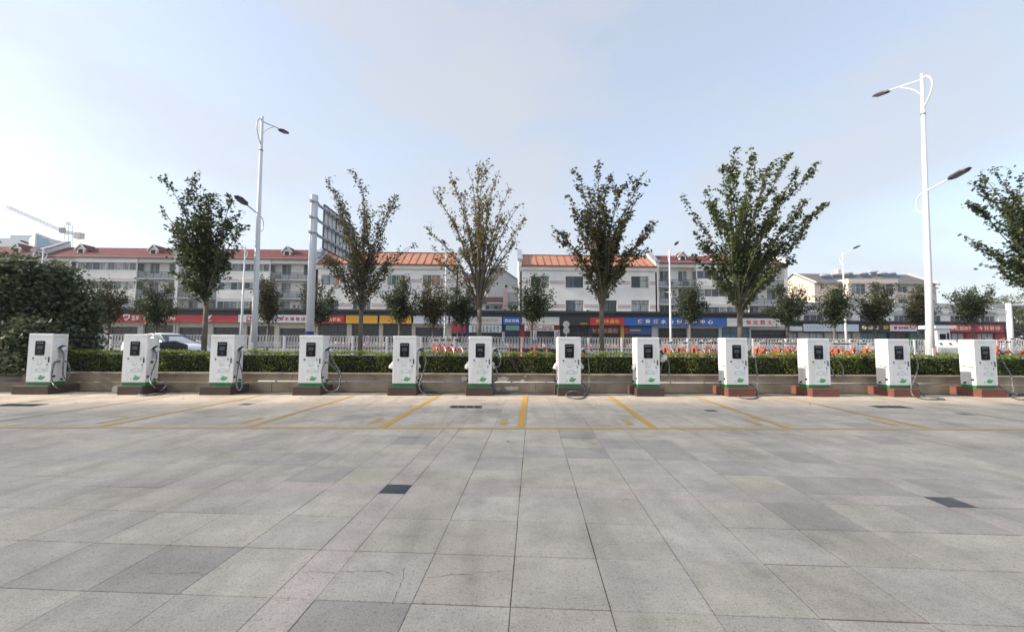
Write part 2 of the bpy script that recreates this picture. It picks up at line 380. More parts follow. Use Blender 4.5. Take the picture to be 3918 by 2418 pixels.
fd = (fl1 - fl0).normalized(); fn = Vector((-fd.y, fd.x, 0))
def strip(a, b, w, name, m, z=0.004):
    d = (b - a).normalized(); n_ = Vector((-d.y, d.x, 0)) * w/2
    q = MB(); k = max(2, int((b-a).length / 0.25)); pl = []
    for i in range(k + 1):
        p = a.lerp(b, i/k); e = 1 + rs.uniform(-0.04, 0.04); pl.append((p - n_*e, p + n_*e))
    for i in range(k): q.add([(*pl[i][0].xy, z), (*pl[i+1][0].xy, z), (*pl[i+1][1].xy, z), (*pl[i][1].xy, z)], [(0,1,2,3)])
    return q.build(name, m, plaza)
fa, fb = atZ(960, 1636.3), atZ(2900, 1640.4)
strip(fl0, fa, 0.14, 'parking_line', m_paint4); strip(fa, fb, 0.14, 'parking_line', m_paint2); strip(fb, fl1, 0.14, 'parking_line', m_paint4)
kx = [(2010, 0), (1676, 1), (2329, 1), (1350, 2), (2650, 2), (990, 3), (2980, 3), (650, 4), (3310, 4), (290, 4), (3640, 4)]
for px, f in kx:
    k = atZ(px, 1515); k = Vector((k.x, Yk, 0))
    t = (fl0 - k).dot(fn) / V.dot(fn); e = k + V * (t * 0.985)
    strip(k, e, 0.125, 'parking_line', m_paint if f < 2 else (m_paint2 if f < 4 else m_paint3), 0.0062)
    if f < 4:
        a = e - U*0.36 + V*0.30; strip(a, a + V*0.62, 0.13, 'parking_dash', m_paint2, 0.0055)

# ------------------------------------------------------------------ retaining wall with hedge bed, conduit
YW = atZ(1959, 1500).y                     # foot of the wall
ZB = 0.52                                   # street level behind it
wall = thing('retaining_wall', (0, YW, 0), 0, 'low weathered concrete retaining wall behind the chargers, holding the hedge bed', 'wall')
zt = atY(1959, 1430, YW).z
xs0, xs1 = -15.5, 60
segs = [-15.5, -11.3, -7.2, -2.9, 1.1, 5.0, 9.3, 13.4, 20, 32, 60]
for i in range(len(segs) - 1):
    MB().cham(segs[i]+0.004, segs[i+1]-0.004, -0.05, 0.24, 0.0, 0.285 + rs.uniform(-.003, .003), 0.012).build('wall_footing', m_concrete, wall)
    MB().cham(segs[i]+0.6, segs[i+1]+0.592, 0.0, 0.24, 0.28, zt - 0.05, 0.008).build('wall_panel', m_concrete, wall)
    MB().cham(segs[i]+0.3, segs[i+1]+0.294, -0.012, 0.25, zt - 0.052, zt + rs.uniform(-.004, .004), 0.012).build('wall_cap', m_cap, wall)
def flake(cx, cz, w, h, y=-0.004, n=26, th=0.008, seed=1):
    r_ = random.Random(seed); poly = []
    for i in range(n):
        a = 2*math.pi*i/n; k = r_.uniform(0.65, 1.1); poly.append((cx + w*k*math.cos(a), cz + h*k*math.sin(a)))
    return MB().prism(poly, 'y', y, y + th)
for i, (px, py, w, h) in enumerate(((1776, 1447, .10, .08), (1925, 1452, .20, .11), (2000, 1462, .10, .10), (1960, 1485, .26, .07), (2010, 1440, .05, .03), (1905, 1488, .10, .06), (1450, 1437, .10, .02), (1240, 1438, .08, .02), (1420, 1447, .06, .02))):
    p = atY(px, py, YW - (0.05 if py > 1470 else 0.0))
    flake(p.x, p.z, w, h, (-0.056 if py > 1470 else -0.006), seed=i).build('plaster_patch', m_plaster if i < 6 else m_cap, wall)
cond = thing('conduit', (0, YW, 0), 0, 'pale grey cable conduit clipped along the foot of the concrete wall', 'conduit')
def run(px0, px1, name='pipe'):
    a, b = atY(px0, 1464, YW-0.07), atY(px1, 1466, YW-0.07)
    MB().tube([(a.x, -0.03, 0.315), ((a.x+b.x)/2, -0.03, 0.312), (b.x, -0.03, 0.315)], 0.021, 8).build(name, m_pvc, cond, True)
    for k in range(int(abs(b.x-a.x)/1.1)):
        x = a.x + 0.55 + k*1.1; MB().box(x-.012, x+.012, -0.055, 0.0, 0.288, 0.342).build('clip', m_seam, cond)
for a, b in ((985, 1500), (1500, 1800), (1890, 2480), (2500, 3100), (3110, 3420), (3480, 3600)): run(a, b)
# concrete lump beside the second plinth
p = atZ(450, 1507)
cl = MB().cham(-0.22, 0.17, 0, 0.4, 0, 0.25, 0.05); cl.v = [(x + .02*math.sin(9*z+5*y), y + .015*math.sin(11*x), z + .02*math.sin(8*x+3*y) if z > .1 else z) for x, y, z in cl.v]
o = cl.build('concrete_block', mat('pale_concrete', (0.42, 0.42, 0.40), 0.9, var=0.3, scale=6, bump=0.5, bscale=30)); o.location = (p.x, p.y, 0)
tag(o, 'rough pale concrete block beside the brown plinth of the second charger from the left', 'block')
# drain grates
def grate(cx, cy, w, d, n, label, open_=False):
    t = thing('drain_grate', (cx, cy, 0), -TH*0.3, label, 'drain')
    MB().box(-w/2, w/2, -d/2, d/2, -0.03, 0.002).build('pit', mat('drain_pit', (0.012,0.012,0.012), 0.9), t)
    f = MB()
    f.box(-w/2, w/2, -d/2, -d/2+.035, 0, 0.009); f.box(-w/2, w/2, d/2-.035, d/2, 0, 0.009); f.box(-w/2, -w/2+.035, -d/2+.035, d/2-.035, 0, 0.009); f.box(w/2-.035, w/2, -d/2+.035, d/2-.035, 0, 0.009)
    f.build('frame', m_ironl, t)
    for i in range(1, n):
        x = -w/2 + w*i/n; MB().box(x-.02, x+.02, -d/2+.035, d/2-.035, 0, 0.008).build('crossbar', m_ironl, t)
    k = int(w / 0.06)
    for i in range(1, k):
        x = -w/2 + w*i/k; MB().box(x-.011, x+.011, -d/2+.035, d/2-.035, 0.0, 0.0055).build('bar', m_iron, t)
    return t
p = atZ(1783, 1557); grate(p.x, p.y, 0.78, 0.36, 4, 'iron drain grate with four openings, in front of the charger beside the patched wall')
p = atZ(75, 1550); grate(p.x, p.y, 1.0, 0.36, 3, 'dark iron drain grate at the left edge, in front of the first charger')
p = atZ(3405, 1557); grate(p.x, p.y, 0.85, 0.36, 3, 'iron drain grate before the charger next to the tall right lamp post')
# litter
m_dead = mat('dead_leaf', (0.14, 0.075, 0.03), 0.8, var=0.4)
lit = MB()
for px, py in ((1855,1549),(1898,1549),(1745,1523),(1390,1523),(2280,1549),(2357,1532),(3100,1550),(290,1543),(1945,1692),(700,1527),(3330,1517),(1150,1525),(1570,1556),(2900,1535)):
    p = atZ(px, py); a = rs.uniform(0, 6)
    lit.add([(p.x+.03*math.cos(a), p.y+.03*math.sin(a), .012), (p.x-.02*math.sin(a), p.y+.02*math.cos(a), .022), (p.x-.03*math.cos(a), p.y-.03*math.sin(a), .010), (p.x+.02*math.sin(a), p.y-.02*math.cos(a), .020)], [(0,1,2,3)])
o = lit.build('fallen_leaves', m_dead); tag(o, 'a few brown dead leaves scattered on the paving before the chargers', 'leaves', kind='stuff')
# ------------------------------------------------------------------ chargers
YF = Yk + 0.13                               # front face of the cabinets
CW, CD, CZ0, CZ1, PZ = 0.69, 0.44, 0.10, 1.505, 0.25
def CU(u): return -CW/2 + u*CW
def CV(v): return CZ1 - v*(CZ1 - CZ0)
def flat(poly, y=-0.0065, th=0.003):          # flat print on the door, polygon given in door fractions
    return MB().prism([(CU(u), CV(v)) for u, v in poly], 'y', y, y + th)
def line2(pts, w, y=-0.0065):
    q = MB()
    for i in range(len(pts) - 1):
        (u0, v0), (u1, v1) = pts[i], pts[i+1]; a = Vector((CU(u0), y+.0015, CV(v0))); b = Vector((CU(u1), y+.0015, CV(v1)))
        q.obox(a, b + (b-a).normalized()*w*0.4, w, 0.003, (0,1,0))
    return q
def arc(cu, cv, ru, rv, a0, a1, n=10): return [(cu + ru*math.cos(R(lerp(a0, a1, i/n))), cv - rv*math.sin(R(lerp(a0, a1, i/n)))) for i in range(n + 1)]
def make_charger():
    t = thing('ev_charger')
    bm_ = MB(); bm_.cham(-CW/2, CW/2, 0.0, CD, CZ0, CZ1 - 0.095, 0.007); bm_.build('body', m_white, t)
    MB().cham(-CW/2 - .004, CW/2 + .004, -0.006, CD + .004, CZ1 - 0.092, CZ1, 0.016).build('lid', m_white, t)
    MB().cham(-CW/2 + .012, CW/2 - .012, 0.012, CD - .012, 0.0, CZ0 + .001, 0.004).build('base_band', m_green, t)
    dr = MB().box(-CW/2 + .006, CW/2 - .006, -0.0045, 0.002, CZ0 + .004, CZ1 - 0.097).build('door', m_white, t)
    MB().cham(CU(.872), CU(.915), -0.02, -0.004, CV(.595), CV(.487), 0.004).build('lock_handle', m_black, dr)
    MB().cyl((CU(.893), -.008, CV(.468)), (CU(.893), -.004, CV(.468)), .006, n=8).build('keyhole', m_seam, dr)
    sc = MB(); x0, x1, z0, z1, c = CU(.30), CU(.695), CV(.449), CV(.152), 0.018
    sc.prism([(x0+c,z0),(x1-c,z0),(x1,z0+c),(x1,z1-c),(x1-c,z1),(x0+c,z1),(x0,z1-c),(x0,z0+c)], 'y', -0.013, -0.004)
    so_ = sc.build('screen_panel', m_black, t)
    MB().box(CU(.385), CU(.61), -0.016, -0.012, CV(.322), CV(.252)).build('display', m_lcd, so_)
    ld = MB()
    for k in range(3): ld.box(CU(.355+.10*k), CU(.43+.10*k), -0.0155, -0.0125, CV(.197), CV(.190))
    ld.build('lamp_labels', m_led, so_)
    kp = MB()
    for k in range(2):
        for j in range(2): kp.box(CU(.455+.055*k), CU(.495+.055*k), -0.0155, -0.0125, CV(.405-.026*j), CV(.387-.026*j))
    kp.build('card_reader', m_dgrey, so_)
    # printed icons, words and pictures
    ic = flat([(.205,.49),(.262,.49),(.262,.528),(.205,.528)])
    ic.add(*flat([(.262,.495),(.278,.505),(.278,.52),(.262,.528)]).__dict__.values())
    ic.build('fuel_icon', m_printd, dr)
    q = flat([(.735,.500),(.785,.500),(.785,.530),(.735,.530)]); q.build('battery_icon', m_printd, dr)
    fp_ = mat('faint_print', (.52,.54,.55), .6, var=.03)
    for a in ([(.37,.503),(.405,.503),(.405,.525),(.385,.525)], [(.44,.514),(.455,.514)], [(.53,.514),(.56,.505),(.63,.505),(.65,.514),(.65,.524),(.53,.524)], [(.685,.514),(.70,.514)], [(.30,.514),(.315,.514)]): line2(a, .004).build('icon', fp_, dr)
    for a, b in ((.20,.285), (.34,.47), (.54,.64), (.71,.81)): line2([(a,.552),(b,.552)], .006).build('caption', m_print, dr)
    q = line2(arc(.475,.618,.065,.03,60,320), .010); q.add(*line2(arc(.52,.59,.085,.055,-5,-80), .011).__dict__.values())
    q.build('swirl_logo', m_printc, dr)
    q = line2([(.44,.635),(.53,.635)], .009); q.build('logo_word', mat('light_green_print', (.22,.5,.25), .5, var=.05), dr)
    q = flat([(.80,.628),(.865,.628),(.865,.642),(.85,.662),(.815,.662),(.80,.642)])
    q.add(*flat([(.813,.614),(.823,.614),(.823,.629),(.813,.629)]).__dict__.values()); q.add(*flat([(.842,.614),(.852,.614),(.852,.629),(.842,.629)]).__dict__.values())
    q.build('plug_picture', m_printt, dr)
    line2([(.834,.662),(.834,.765)] + [(.825,.778),(.80,.786)] + [(.31,.788)], .008).build('cord_picture', m_printc, dr)
    cp = [(.36,.757),(.37,.738),(.43,.728),(.50,.722),(.56,.706),(.63,.706),(.70,.728),(.76,.738),(.765,.752),(.73,.757)]
    q = line2(cp, .009); q.add(*line2([(.43,.757),(.66,.757)], .005).__dict__.values())
    for u in (.395, .695): q.add(*line2(arc(u,.757,.028,.0135,0,360,10), .008).__dict__.values())
    q.build('car_picture', m_printc, dr)
    lf = [(.475,.928),(.50,.905),(.55,.892),(.62,.888),(.69,.893),(.74,.888),(.785,.884),(.765,.905),(.735,.930),(.68,.950),(.61,.955),(.54,.950),(.50,.940)]
    flat(lf).build('leaf_picture', m_leafp, dr)
    q = line2([(.475,.930),(.425,.925),(.40,.918)], .006); q.add(*flat([(.37,.918),(.40,.914),(.40,.945),(.375,.950)]).__dict__.values())
    q.build('leaf_plug_picture', mat('bluegrey_print', (.25,.38,.45), .5, var=.05), dr)
    q = flat([(.52,.885),(.55,.868),(.57,.870),(.585,.852),(.60,.850),(.605,.868),(.66,.872),(.72,.882),(.79,.876),(.74,.888),(.64,.886),(.58,.884)])
    q.add(*flat([(.505,.858),(.525,.868),(.515,.878)]).__dict__.values()); q.build('skyline_picture', m_printt, dr)
    q = MB()
    for k in range(11): q.box(CU(.172), CU(.205), -0.0065, -0.0035, CV(.705+.0225*k), CV(.694+.0225*k))
    q.build('upright_words', mat('fainter_print', (.60,.62,.63), .6, var=.03), dr)
    # both flanks: louvres, stickers, connector holsters
    for s, nm in ((1, 'right'), (-1, 'left')):
        x = s*CW/2
        lv = MB()
        for k in range(14):
            z = CV(.31 + .0145*k)
            lv.prism([(0.13, z), (0.13, z+.004)] if False else [(x, z), (x + s*.010, z-.011), (x, z-.013)], 'y', 0.155, CD - .05)
        lv.build('louvre', m_white, t)
        dk = MB()
        for k in range(14):
            z = CV(.31 + .0145*k) - .0145; dk.box(min(x, x+s*.0012), max(x, x+s*.0012), 0.158, CD - .053, z - .0035, z + .001)
        dk.build('louvre_gap', m_seam, t)
        MB().box(min(x, x+s*.002), max(x, x+s*.002), 0.17, 0.25, CV(.275), CV(.255)).build('warning_sticker', m_yellow, t)
        MB().box(min(x, x+s*.002), max(x, x+s*.002), 0.05, 0.09, CV(.07), CV(.055)).build('maker_mark', m_red, t)
        MB().box(min(x, x+s*.0012), max(x, x+s*.0012), 0.03, 0.13, CV(.262), CV(.259)).build('panel_seam', m_seam, t)
        MB().box(min(x, x+s*.012), max(x, x+s*.012), 0.04, 0.12, CV(.905), CV(.865)).build('socket_cover', m_black, t)
        MB().cyl((x, .30, CV(.955)), (x + s*.07, .27, CV(.965)), .028, .024, 8).build('cable_gland', m_black, t)
    # hood over the right holster, with the dark connector under it
    x = CW/2
    h = MB(); prof = [(x-.002, CV(.232)), (x+.135, CV(.232)), (x+.128, CV(.250)), (x+.07, CV(.272)), (x+.03, CV(.305)), (x-.002, CV(.352))]
    h.prism(prof, 'y', 0.09, 0.11); h.prism(prof, 'y', 0.27, 0.29); h.box(x-.002, x+.134, 0.109, 0.271, CV(.240), CV(.2325)); h.build('connector_hood', m_white, t)
    gq = MB(); gq.tube([(x-.005, .19, CV(.285)), (x+.07, .19, CV(.278)), (x+.125, .19, CV(.300)), (x+.165, .19, CV(.335)), (x+.18, .19, CV(.365))], [.048, .055, .05, .036, .03], 10)
    gq.box(x+.06, x+.11, .175, .205, CV(.325), CV(.29)); gq.build('connector', m_dgrey, t, True)
    # empty second port on the right flank
    MB().cham(x-.01, x+.03, 0.14, 0.22, CV(.605), CV(.56), .006).build('spare_port', m_dgrey, t)
    return t
ch0 = make_charger()
CX = [(150, 1390), (514, 1392), (848, 1394), (1188, 1395), (1547, 1398), (1837, 1400), (2179, 1402), (2481, 1403), (2820, 1404), (3134, 1406), (3442, 1407), (3773, 1409)]
CLAB = [
 'white charger against the dark shrubs at the far left, two looped cables on its flank',
 'white charger with a rough concrete block at its foot, cable coiled at its right',
 'white charger right of the parked white car, plastic wrapped cable hanging down its side',
 'white charger under the sign gantry pole, cable hung in one wide round loop',
 'white charger left of the red bicycles, one cable sweeping down to the ground',
 'white charger beside the patched plaster of the wall, short cable looped to its flank',
 'white charger below the two round discs, cable looped in front of its plinth',
 'white charger right of a tree trunk, pale bagged plug at its right side',
 'white charger under the tallest street tree, straight cable dropping to a flat loop',
 'white charger on a red plinth with a short cable loop hanging clear of the ground',
 'white charger left of the tall lamp post, thick wrapped cable trailing over the paving',
 'white charger at the far right end of the row, cable running out of view']
G0 = 'white electric car chargers standing in a row'
chargers = []
for i, (px, py) in enumerate(CX):
    p = atY(px, py, YF)
    c = ch0 if i == 0 else clone(ch0)
    c.location = (p.x, YF, PZ); c.rotation_euler[2] = rs.uniform(-.006, .006); tag(c, CLAB[i], 'charger', G0); chargers.append(c)
PL = [('dark brown', m_plinthd)] * 8 + [('brick red', m_plinthr)] * 4
POFF = [(-.25,.06), (.0,.0), (-.18,-.03), (-.10,.0), (-.10,.04), (-.06,.05), (-.01,.04), (-.05,.08), (.0,.14), (.03,.17), (.03,.14), (.03,.13)]
PLAB = ['under the charger by the dark shrubs', 'next to the rough concrete block', 'under the charger right of the white car', 'inside the wide round cable loop', 'under the charger left of the red bicycles', 'under the charger by the patched plaster',
        'behind the cable loop lying on the ground', 'under the charger with the pale bagged plug', 'behind the flat cable loop under the tallest tree', 'under the charger with the short hanging cable loop', 'crossed by the thick trailing cable near the lamp post', 'under the last charger on the right']
for i, c in enumerate(chargers):
    l, r = POFF[i]
    x0, x1 = -CW/2 + l - .012, CW/2 + max(r, .0) + .012
    o = MB().cham(x0, x1, -0.11, YW - YF - 0.055, 0, PZ, 0.014).build('charger_plinth', PL[i][1]); o.location = (c.location.x, YF, 0)
    tag(o, f'{PL[i][0]} painted concrete plinth {PLAB[i]}', 'plinth', 'painted plinths under the chargers')
# cables, each hung its own way. (x, y of a 3.5x detail, distance behind the front face; None = lying on the paving)
def det(ox, oy, k): return lambda x, y: (ox + x/k, oy + y/k)
A, B2_, C3, D4, E5 = det(0,1250,3.5), det(1080,1250,3.5), det(1700,1250,3.5), det(2650,1250,3.5), det(3218,1250,3.5)
P_ = lambda x, y: (x, y)
N = None
CAB = [
 (0, A, [(805,285,.2),(845,350,.24),(852,450,.22),(842,560,.2),(848,650,.2),(880,695,.25),(925,640,.3),(935,560,.33),(905,480,.3),(870,460,.3)]),
 (0, A, [(810,465,.17),(770,465,.12),(735,485,.05),(708,560,.0),(690,660,-.04),(700,740,-.08),(760,815,-.10),(860,855,N),(980,865,N),(1085,835,N)]),
 (1, A, [(2030,290,.2),(2090,350,.22),(2095,440,.15),(2060,540,.1),(2025,630,.03),(2010,720,-.06),(2060,800,-.13),(2140,858,N),(2230,880,N),(2060,912,N),(1890,915,N),(1885,893,N),(2100,872,N),(2200,820,.02),(2225,760,.1),(2190,712,.2),(2100,703,.3)]),
 (2, P_, [(913,1338,.18),(921,1355,.15),(914,1386,.1),(909,1415,.03),(904,1450,-.03),(908,1482,-.06),(919,1492,-.06),(929,1462,-.02),(926,1425,.05),(917,1392,.1),(913,1384,.15)]),
 (3, B2_, [(615,310,.18),(640,360,.12),(690,470,.08),(745,560,.06),(785,640,.04),(775,700,.02),(770,780,0),(730,845,-.03),(640,868,-.08),(570,828,-.12),(535,740,-.13),(525,640,-.1),(535,550,-.05),(565,490,.0),(610,480,.08)]),
 (3, B2_, [(625,485,.12),(690,540,.1),(745,615,.08),(772,700,.06),(750,710,.15),(690,722,.22),(610,712,.3)]),
 (4, B2_, [(1845,310,.18),(1890,350,.1),(1920,450,.07),(1905,550,.04),(1880,640,.02),(1845,740,-.02),(1838,820,-.06),(1880,878,-.1),(1960,912,N),(2080,905,N),(2150,885,N),(2040,872,N),(1900,868,N),(1880,820,.06),(1892,765,.15),(1830,730,.3)]),
 (5, C3, [(690,325,.18),(730,390,.1),(752,450,.08),(735,520,.06),(690,535,.08),(655,505,.12)]),
 (5, C3, [(655,490,.15),(648,600,.1),(655,700,.06),(672,800,.04),(690,850,.03),(672,868,.06),(655,800,.12),(650,730,.28)]),
 (5, C3, [(665,500,.15),(705,600,.12),(708,680,.1),(675,730,.2),(640,735,.3)]),
 (6, C3, [(1885,345,.18),(1920,400,.1),(1938,540,.06),(1940,680,.02),(1942,800,-.03),(1925,900,N),(1850,952,N),(1740,960,N),(1640,932,N),(1640,888,-.16),(1710,862,-.14),(1790,870,-.14),(1880,912,N),(1915,880,.02),(1905,810,.12),(1840,750,.3)]),
 (7, P_, [(2540,1352,.18),(2553,1372,.12),(2560,1400,.1),(2558,1433,.08),(2541,1454,.06),(2528,1447,.08),(2526,1416,.1),(2536,1385,.12),(2524,1378,.2)]),
 (8, D4, [(800,360,.18),(838,440,.1),(850,540,.06),(864,650,.03),(868,780,0),(872,870,-.04),(880,930,N),(800,962,N),(660,952,N),(600,918,N),(640,888,N),(740,884,N),(840,915,N),(880,890,.0),(840,830,.08),(800,790,.18),(745,760,.3)]),
 (9, D4, [(1880,360,.18),(1930,430,.1),(1985,500,.07),(2018,590,.05),(2000,665,.05),(1950,688,.06),(1900,650,.08),(1865,580,.12),(1845,535,.2)]),
 (9, D4, [(1905,655,.1),(1890,680,.16),(1850,668,.28)]),
 (10, E5, [(945,350,.18),(1000,420,.08),(1028,520,.05),(1010,620,.02),(980,720,-.02),(945,790,-.06),(940,880,-.13),(1000,942,N),(1150,970,N),(1380,972,N),(1300,955,N),(1160,935,N),(1080,905,.0),(1040,830,.1),(1025,770,.2),(940,755,.3)]),
 (11, E5, [(2110,360,.18),(2160,450,.08),(2230,570,.04),(2278,660,.02),(2298,780,0),(2308,870,-.05),(2260,925,N),(2350,965,N),(2460,975,N),(2520,950,N),(2440,915,N),(2320,900,N),(2200,850,.1),(2110,785,.3)]),
]
def smooth(pts, k=6):
    q = [pts[0]] + pts + [pts[-1]]; out = []
    for i in range(1, len(q) - 2):
        p0, p1, p2, p3 = q[i-1], q[i], q[i+1], q[i+2]
        for j in range(k):
            t = j/k; out.append(0.5*((2*p1) + (p2-p0)*t + (2*p0-5*p1+4*p2-p3)*t*t + (3*p1-p0-3*p2+p3)*t**3))
    return out + [pts[-1]]
for ci, f, pts in CAB:
    c = chargers[ci]; inv = (c.matrix_basis).inverted(); w = []
    for x, y, yl in pts:
        px, py = f(x, y)
        if yl is None: q = atZ(px, py, 0.024); 
        else: q = atY(px, py, YF + yl)
        q.z = max(q.z, 0.024); w.append(inv @ q)
    n_ = smooth([Vector(p) for p in w])
    MB().tube(n_, [0.0195 + 0.0022*math.sin(k*1.9) + rs.uniform(-.0008, .0008) for k in range(len(n_))], 8).build('cable', m_cable, c, True)
# plastic bags and wrapped plugs left on some chargers
def blob(pts, r, name, m, parent):
    q = MB().tube(smooth([Vector(p) for p in pts], 4), [0.01]*1, 6) if False else None
    n_ = smooth([Vector(p) for p in pts], 3); rr = [lerp(r[min(i//3, len(r)-1)], r[min(i//3+1, len(r)-1)], (i % 3)/3) * rs.uniform(.8, 1.2) for i in range(len(n_))]
    return MB().tube(n_, rr, 8).build(name, m, parent)
for i in (4, 5, 6, 7):       # hanging bagged plug on the left flank
    z = CV(.585); x = -CW/2
    o = blob([(x-.005, .15, z+.07), (x-.03, .14, z), (x-.06, .13, z-.07), (x-.09, .13, z-.15)], [.02, .045, .06, .075 if i != 7 else .04], 'plastic_bag', m_wrap, chargers[i])
    if i in (4, 5, 6):
        blob([(CW/2+.005, .15, z+.06), (CW/2+.035, .14, z), (CW/2+.055, .13, z-.08), (CW/2+.07, .13, z-.14)], [.02, .04, .05, .04], 'plastic_bag', m_wrap, chargers[i])
for i in (8, 9, 10, 11):     # wrapped plug lying along the left flank
    z = CV(.575); x = -CW/2
    blob([(x-.02, .36, z+.012), (x-.05, .30, z+.02), (x-.045, .20, z-.005), (x-.04, .12, z-.02), (x-.02, .05, z-.03)], [.025, .035, .028, .034, .02], 'wrapped_plug', m_wrap, chargers[i])
    MB().torus((x-.02, .28, z+.005), .04, .008, 'x', 10, 5).build('plug_loop', m_wrap, chargers[i])
for i in (0, 1, 2, 3): blob([(CW/2+.13, .19, CV(.30)), (CW/2+.17, .18, CV(.33)), (CW/2+.20, .18, CV(.355))], [.05, .06, .03], 'plastic_wrap', m_wrap, chargers[i])
blob([(CW/2+.20, .17, CV(.35)), (CW/2+.25, .16, CV(.385)), (CW/2+.26, .16, CV(.42))], [.05, .07, .04], 'plastic_wrap', m_wrap, chargers[8])
blob([(CW/2+.19, .17, CV(.37)), (CW/2+.205, .16, CV(.42)), (CW/2+.17, .16, CV(.47)), (CW/2+.10, .16, CV(.52))], [.05, .09, .09, .05], 'plastic_bag', m_wrap, chargers[7])
blob([(CW/2+.19, .17, CV(.35)), (CW/2+.24, .16, CV(.41)), (CW/2+.22, .16, CV(.46))], [.04, .05, .04], 'plastic_bag', m_wrap, chargers[5])
# ------------------------------------------------------------------ street beyond the wall
K = 3918 / 2450.0
m_asph = mat('asphalt', (0.055, 0.055, 0.057), 0.9, var=0.25, scale=1.0, bump=0.2, bscale=60)
m_soil = mat('planting_soil', (0.11, 0.085, 0.06), 0.95, var=0.4, scale=3, bump=0.5, bscale=15)
m_pave = mat('street_paving', (0.17, 0.165, 0.155), 0.85, var=0.2, scale=0.7)
g = MB().box(-700, 700, YW + .2, 900, -0.5, ZB - 0.12).build('ground', mat('town_ground', (0.20, 0.19, 0.17), 0.95, var=.3, scale=.05)); tag(g, kind='structure')
g = MB().box(-70, 70, YW + .22, 17.4, ZB - .12, ZB - .02).build('planting_bed', m_soil); tag(g, kind='structure')
ZC = ZB + .12
g = MB().box(-160, 160, 17.4, 24.5, ZB - .12, ZC).build('cycle_path', m_pave); tag(g, kind='structure')
g = MB().box(-160, 160, 24.5, 44, ZB - .119, ZB - .11).build('road', m_asph); tag(g, kind='structure')
g = MB().box(-160, 160, 44, 66, ZB - .12, ZB + .02).build('pavement', m_pave); tag(g, kind='structure')

# ------------------------------------------------------------------ hedge
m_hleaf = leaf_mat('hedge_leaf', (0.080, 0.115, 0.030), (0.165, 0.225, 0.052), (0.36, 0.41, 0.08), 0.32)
m_hcore = mat('hedge_twigs', (0.022, 0.020, 0.012), 0.95, var=.5, scale=9)
m_tleaf = leaf_mat('tree_leaf', (0.035, 0.052, 0.025), (0.080, 0.113, 0.043), (0.160, 0.196, 0.065), 0.32)
m_aleaf = leaf_mat('autumn_leaf', (0.065, 0.062, 0.023), (0.163, 0.146, 0.047), (0.312, 0.227, 0.078), 0.32)
m_rleaf = leaf_mat('reddish_leaf', (0.041, 0.049, 0.024), (0.095, 0.097, 0.043), (0.176, 0.108, 0.054), 0.32)
m_sleaf = leaf_mat('shrub_leaf', (0.055, 0.074, 0.042), (0.105, 0.132, 0.072), (0.240, 0.235, 0.155), 0.32)
m_bark = mat('grey_bark', (0.155, 0.125, 0.098), 0.9, var=0.35, scale=7, bump=0.5, bscale=35)
HX0, HX1 = atY(235, 1400, YW + .4).x, 21.0
HY0, HY1, HZ = YW + .22, YW + 1.25, 1.235
hr = np.random.RandomState(5)
hedge = MB().box(HX0 + .1, HX1, HY0 + .12, HY1 - .12, ZB, HZ - .13).build('hedge', m_hcore)
tag(hedge, 'long clipped green hedge growing along the top of the concrete wall', 'hedge')
n1, n2 = 30000, 16000
def top(x): return HZ + .028*np.sin(x*2.1) + .022*np.sin(x*5.3 + 1) + .018*np.sin(x*11 + 2)
x = hr.uniform(HX0, HX1, n1); z = ZB + .03 + (top(x) - ZB - .03) * hr.beta(1.25, 1.0, n1); fr = HY0 + .05*np.sin(x*3.7) + .04*np.sin(x*8.1 + z*4)
y = fr + np.abs(hr.normal(0, .055, n1)); keep = hr.uniform(size=n1) > (.35*(np.sin(x*6.3 + 3*z) + np.sin(x*2.9 - 5*z)) - .1)
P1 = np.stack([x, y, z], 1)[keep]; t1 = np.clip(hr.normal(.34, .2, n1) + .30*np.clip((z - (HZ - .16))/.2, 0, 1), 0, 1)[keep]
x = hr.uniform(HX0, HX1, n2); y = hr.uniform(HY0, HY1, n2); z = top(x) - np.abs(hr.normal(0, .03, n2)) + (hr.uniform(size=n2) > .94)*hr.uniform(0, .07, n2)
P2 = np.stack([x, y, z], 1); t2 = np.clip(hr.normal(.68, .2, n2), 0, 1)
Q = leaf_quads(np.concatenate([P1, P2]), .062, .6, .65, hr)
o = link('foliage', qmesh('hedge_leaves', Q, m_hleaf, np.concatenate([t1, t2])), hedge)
# bare twigs showing in the thin stretch
tw = MB()
for px0, py0, px1, py1 in ((1960,1375,1985,1430),(1985,1370,2015,1425),(2040,1385,2010,1420),(1945,1368,1972,1412),(2030,1378,2022,1424)):
    a, b = atY(px0, py0, HY0 + .01), atY(px1, py1, HY0 - .02); tw.tube([a, (a+b)/2 + Vector((.03, -.02, .02)), b], [.006, .007, .009], 5)
tw.build('bare_twigs', m_bark, hedge)

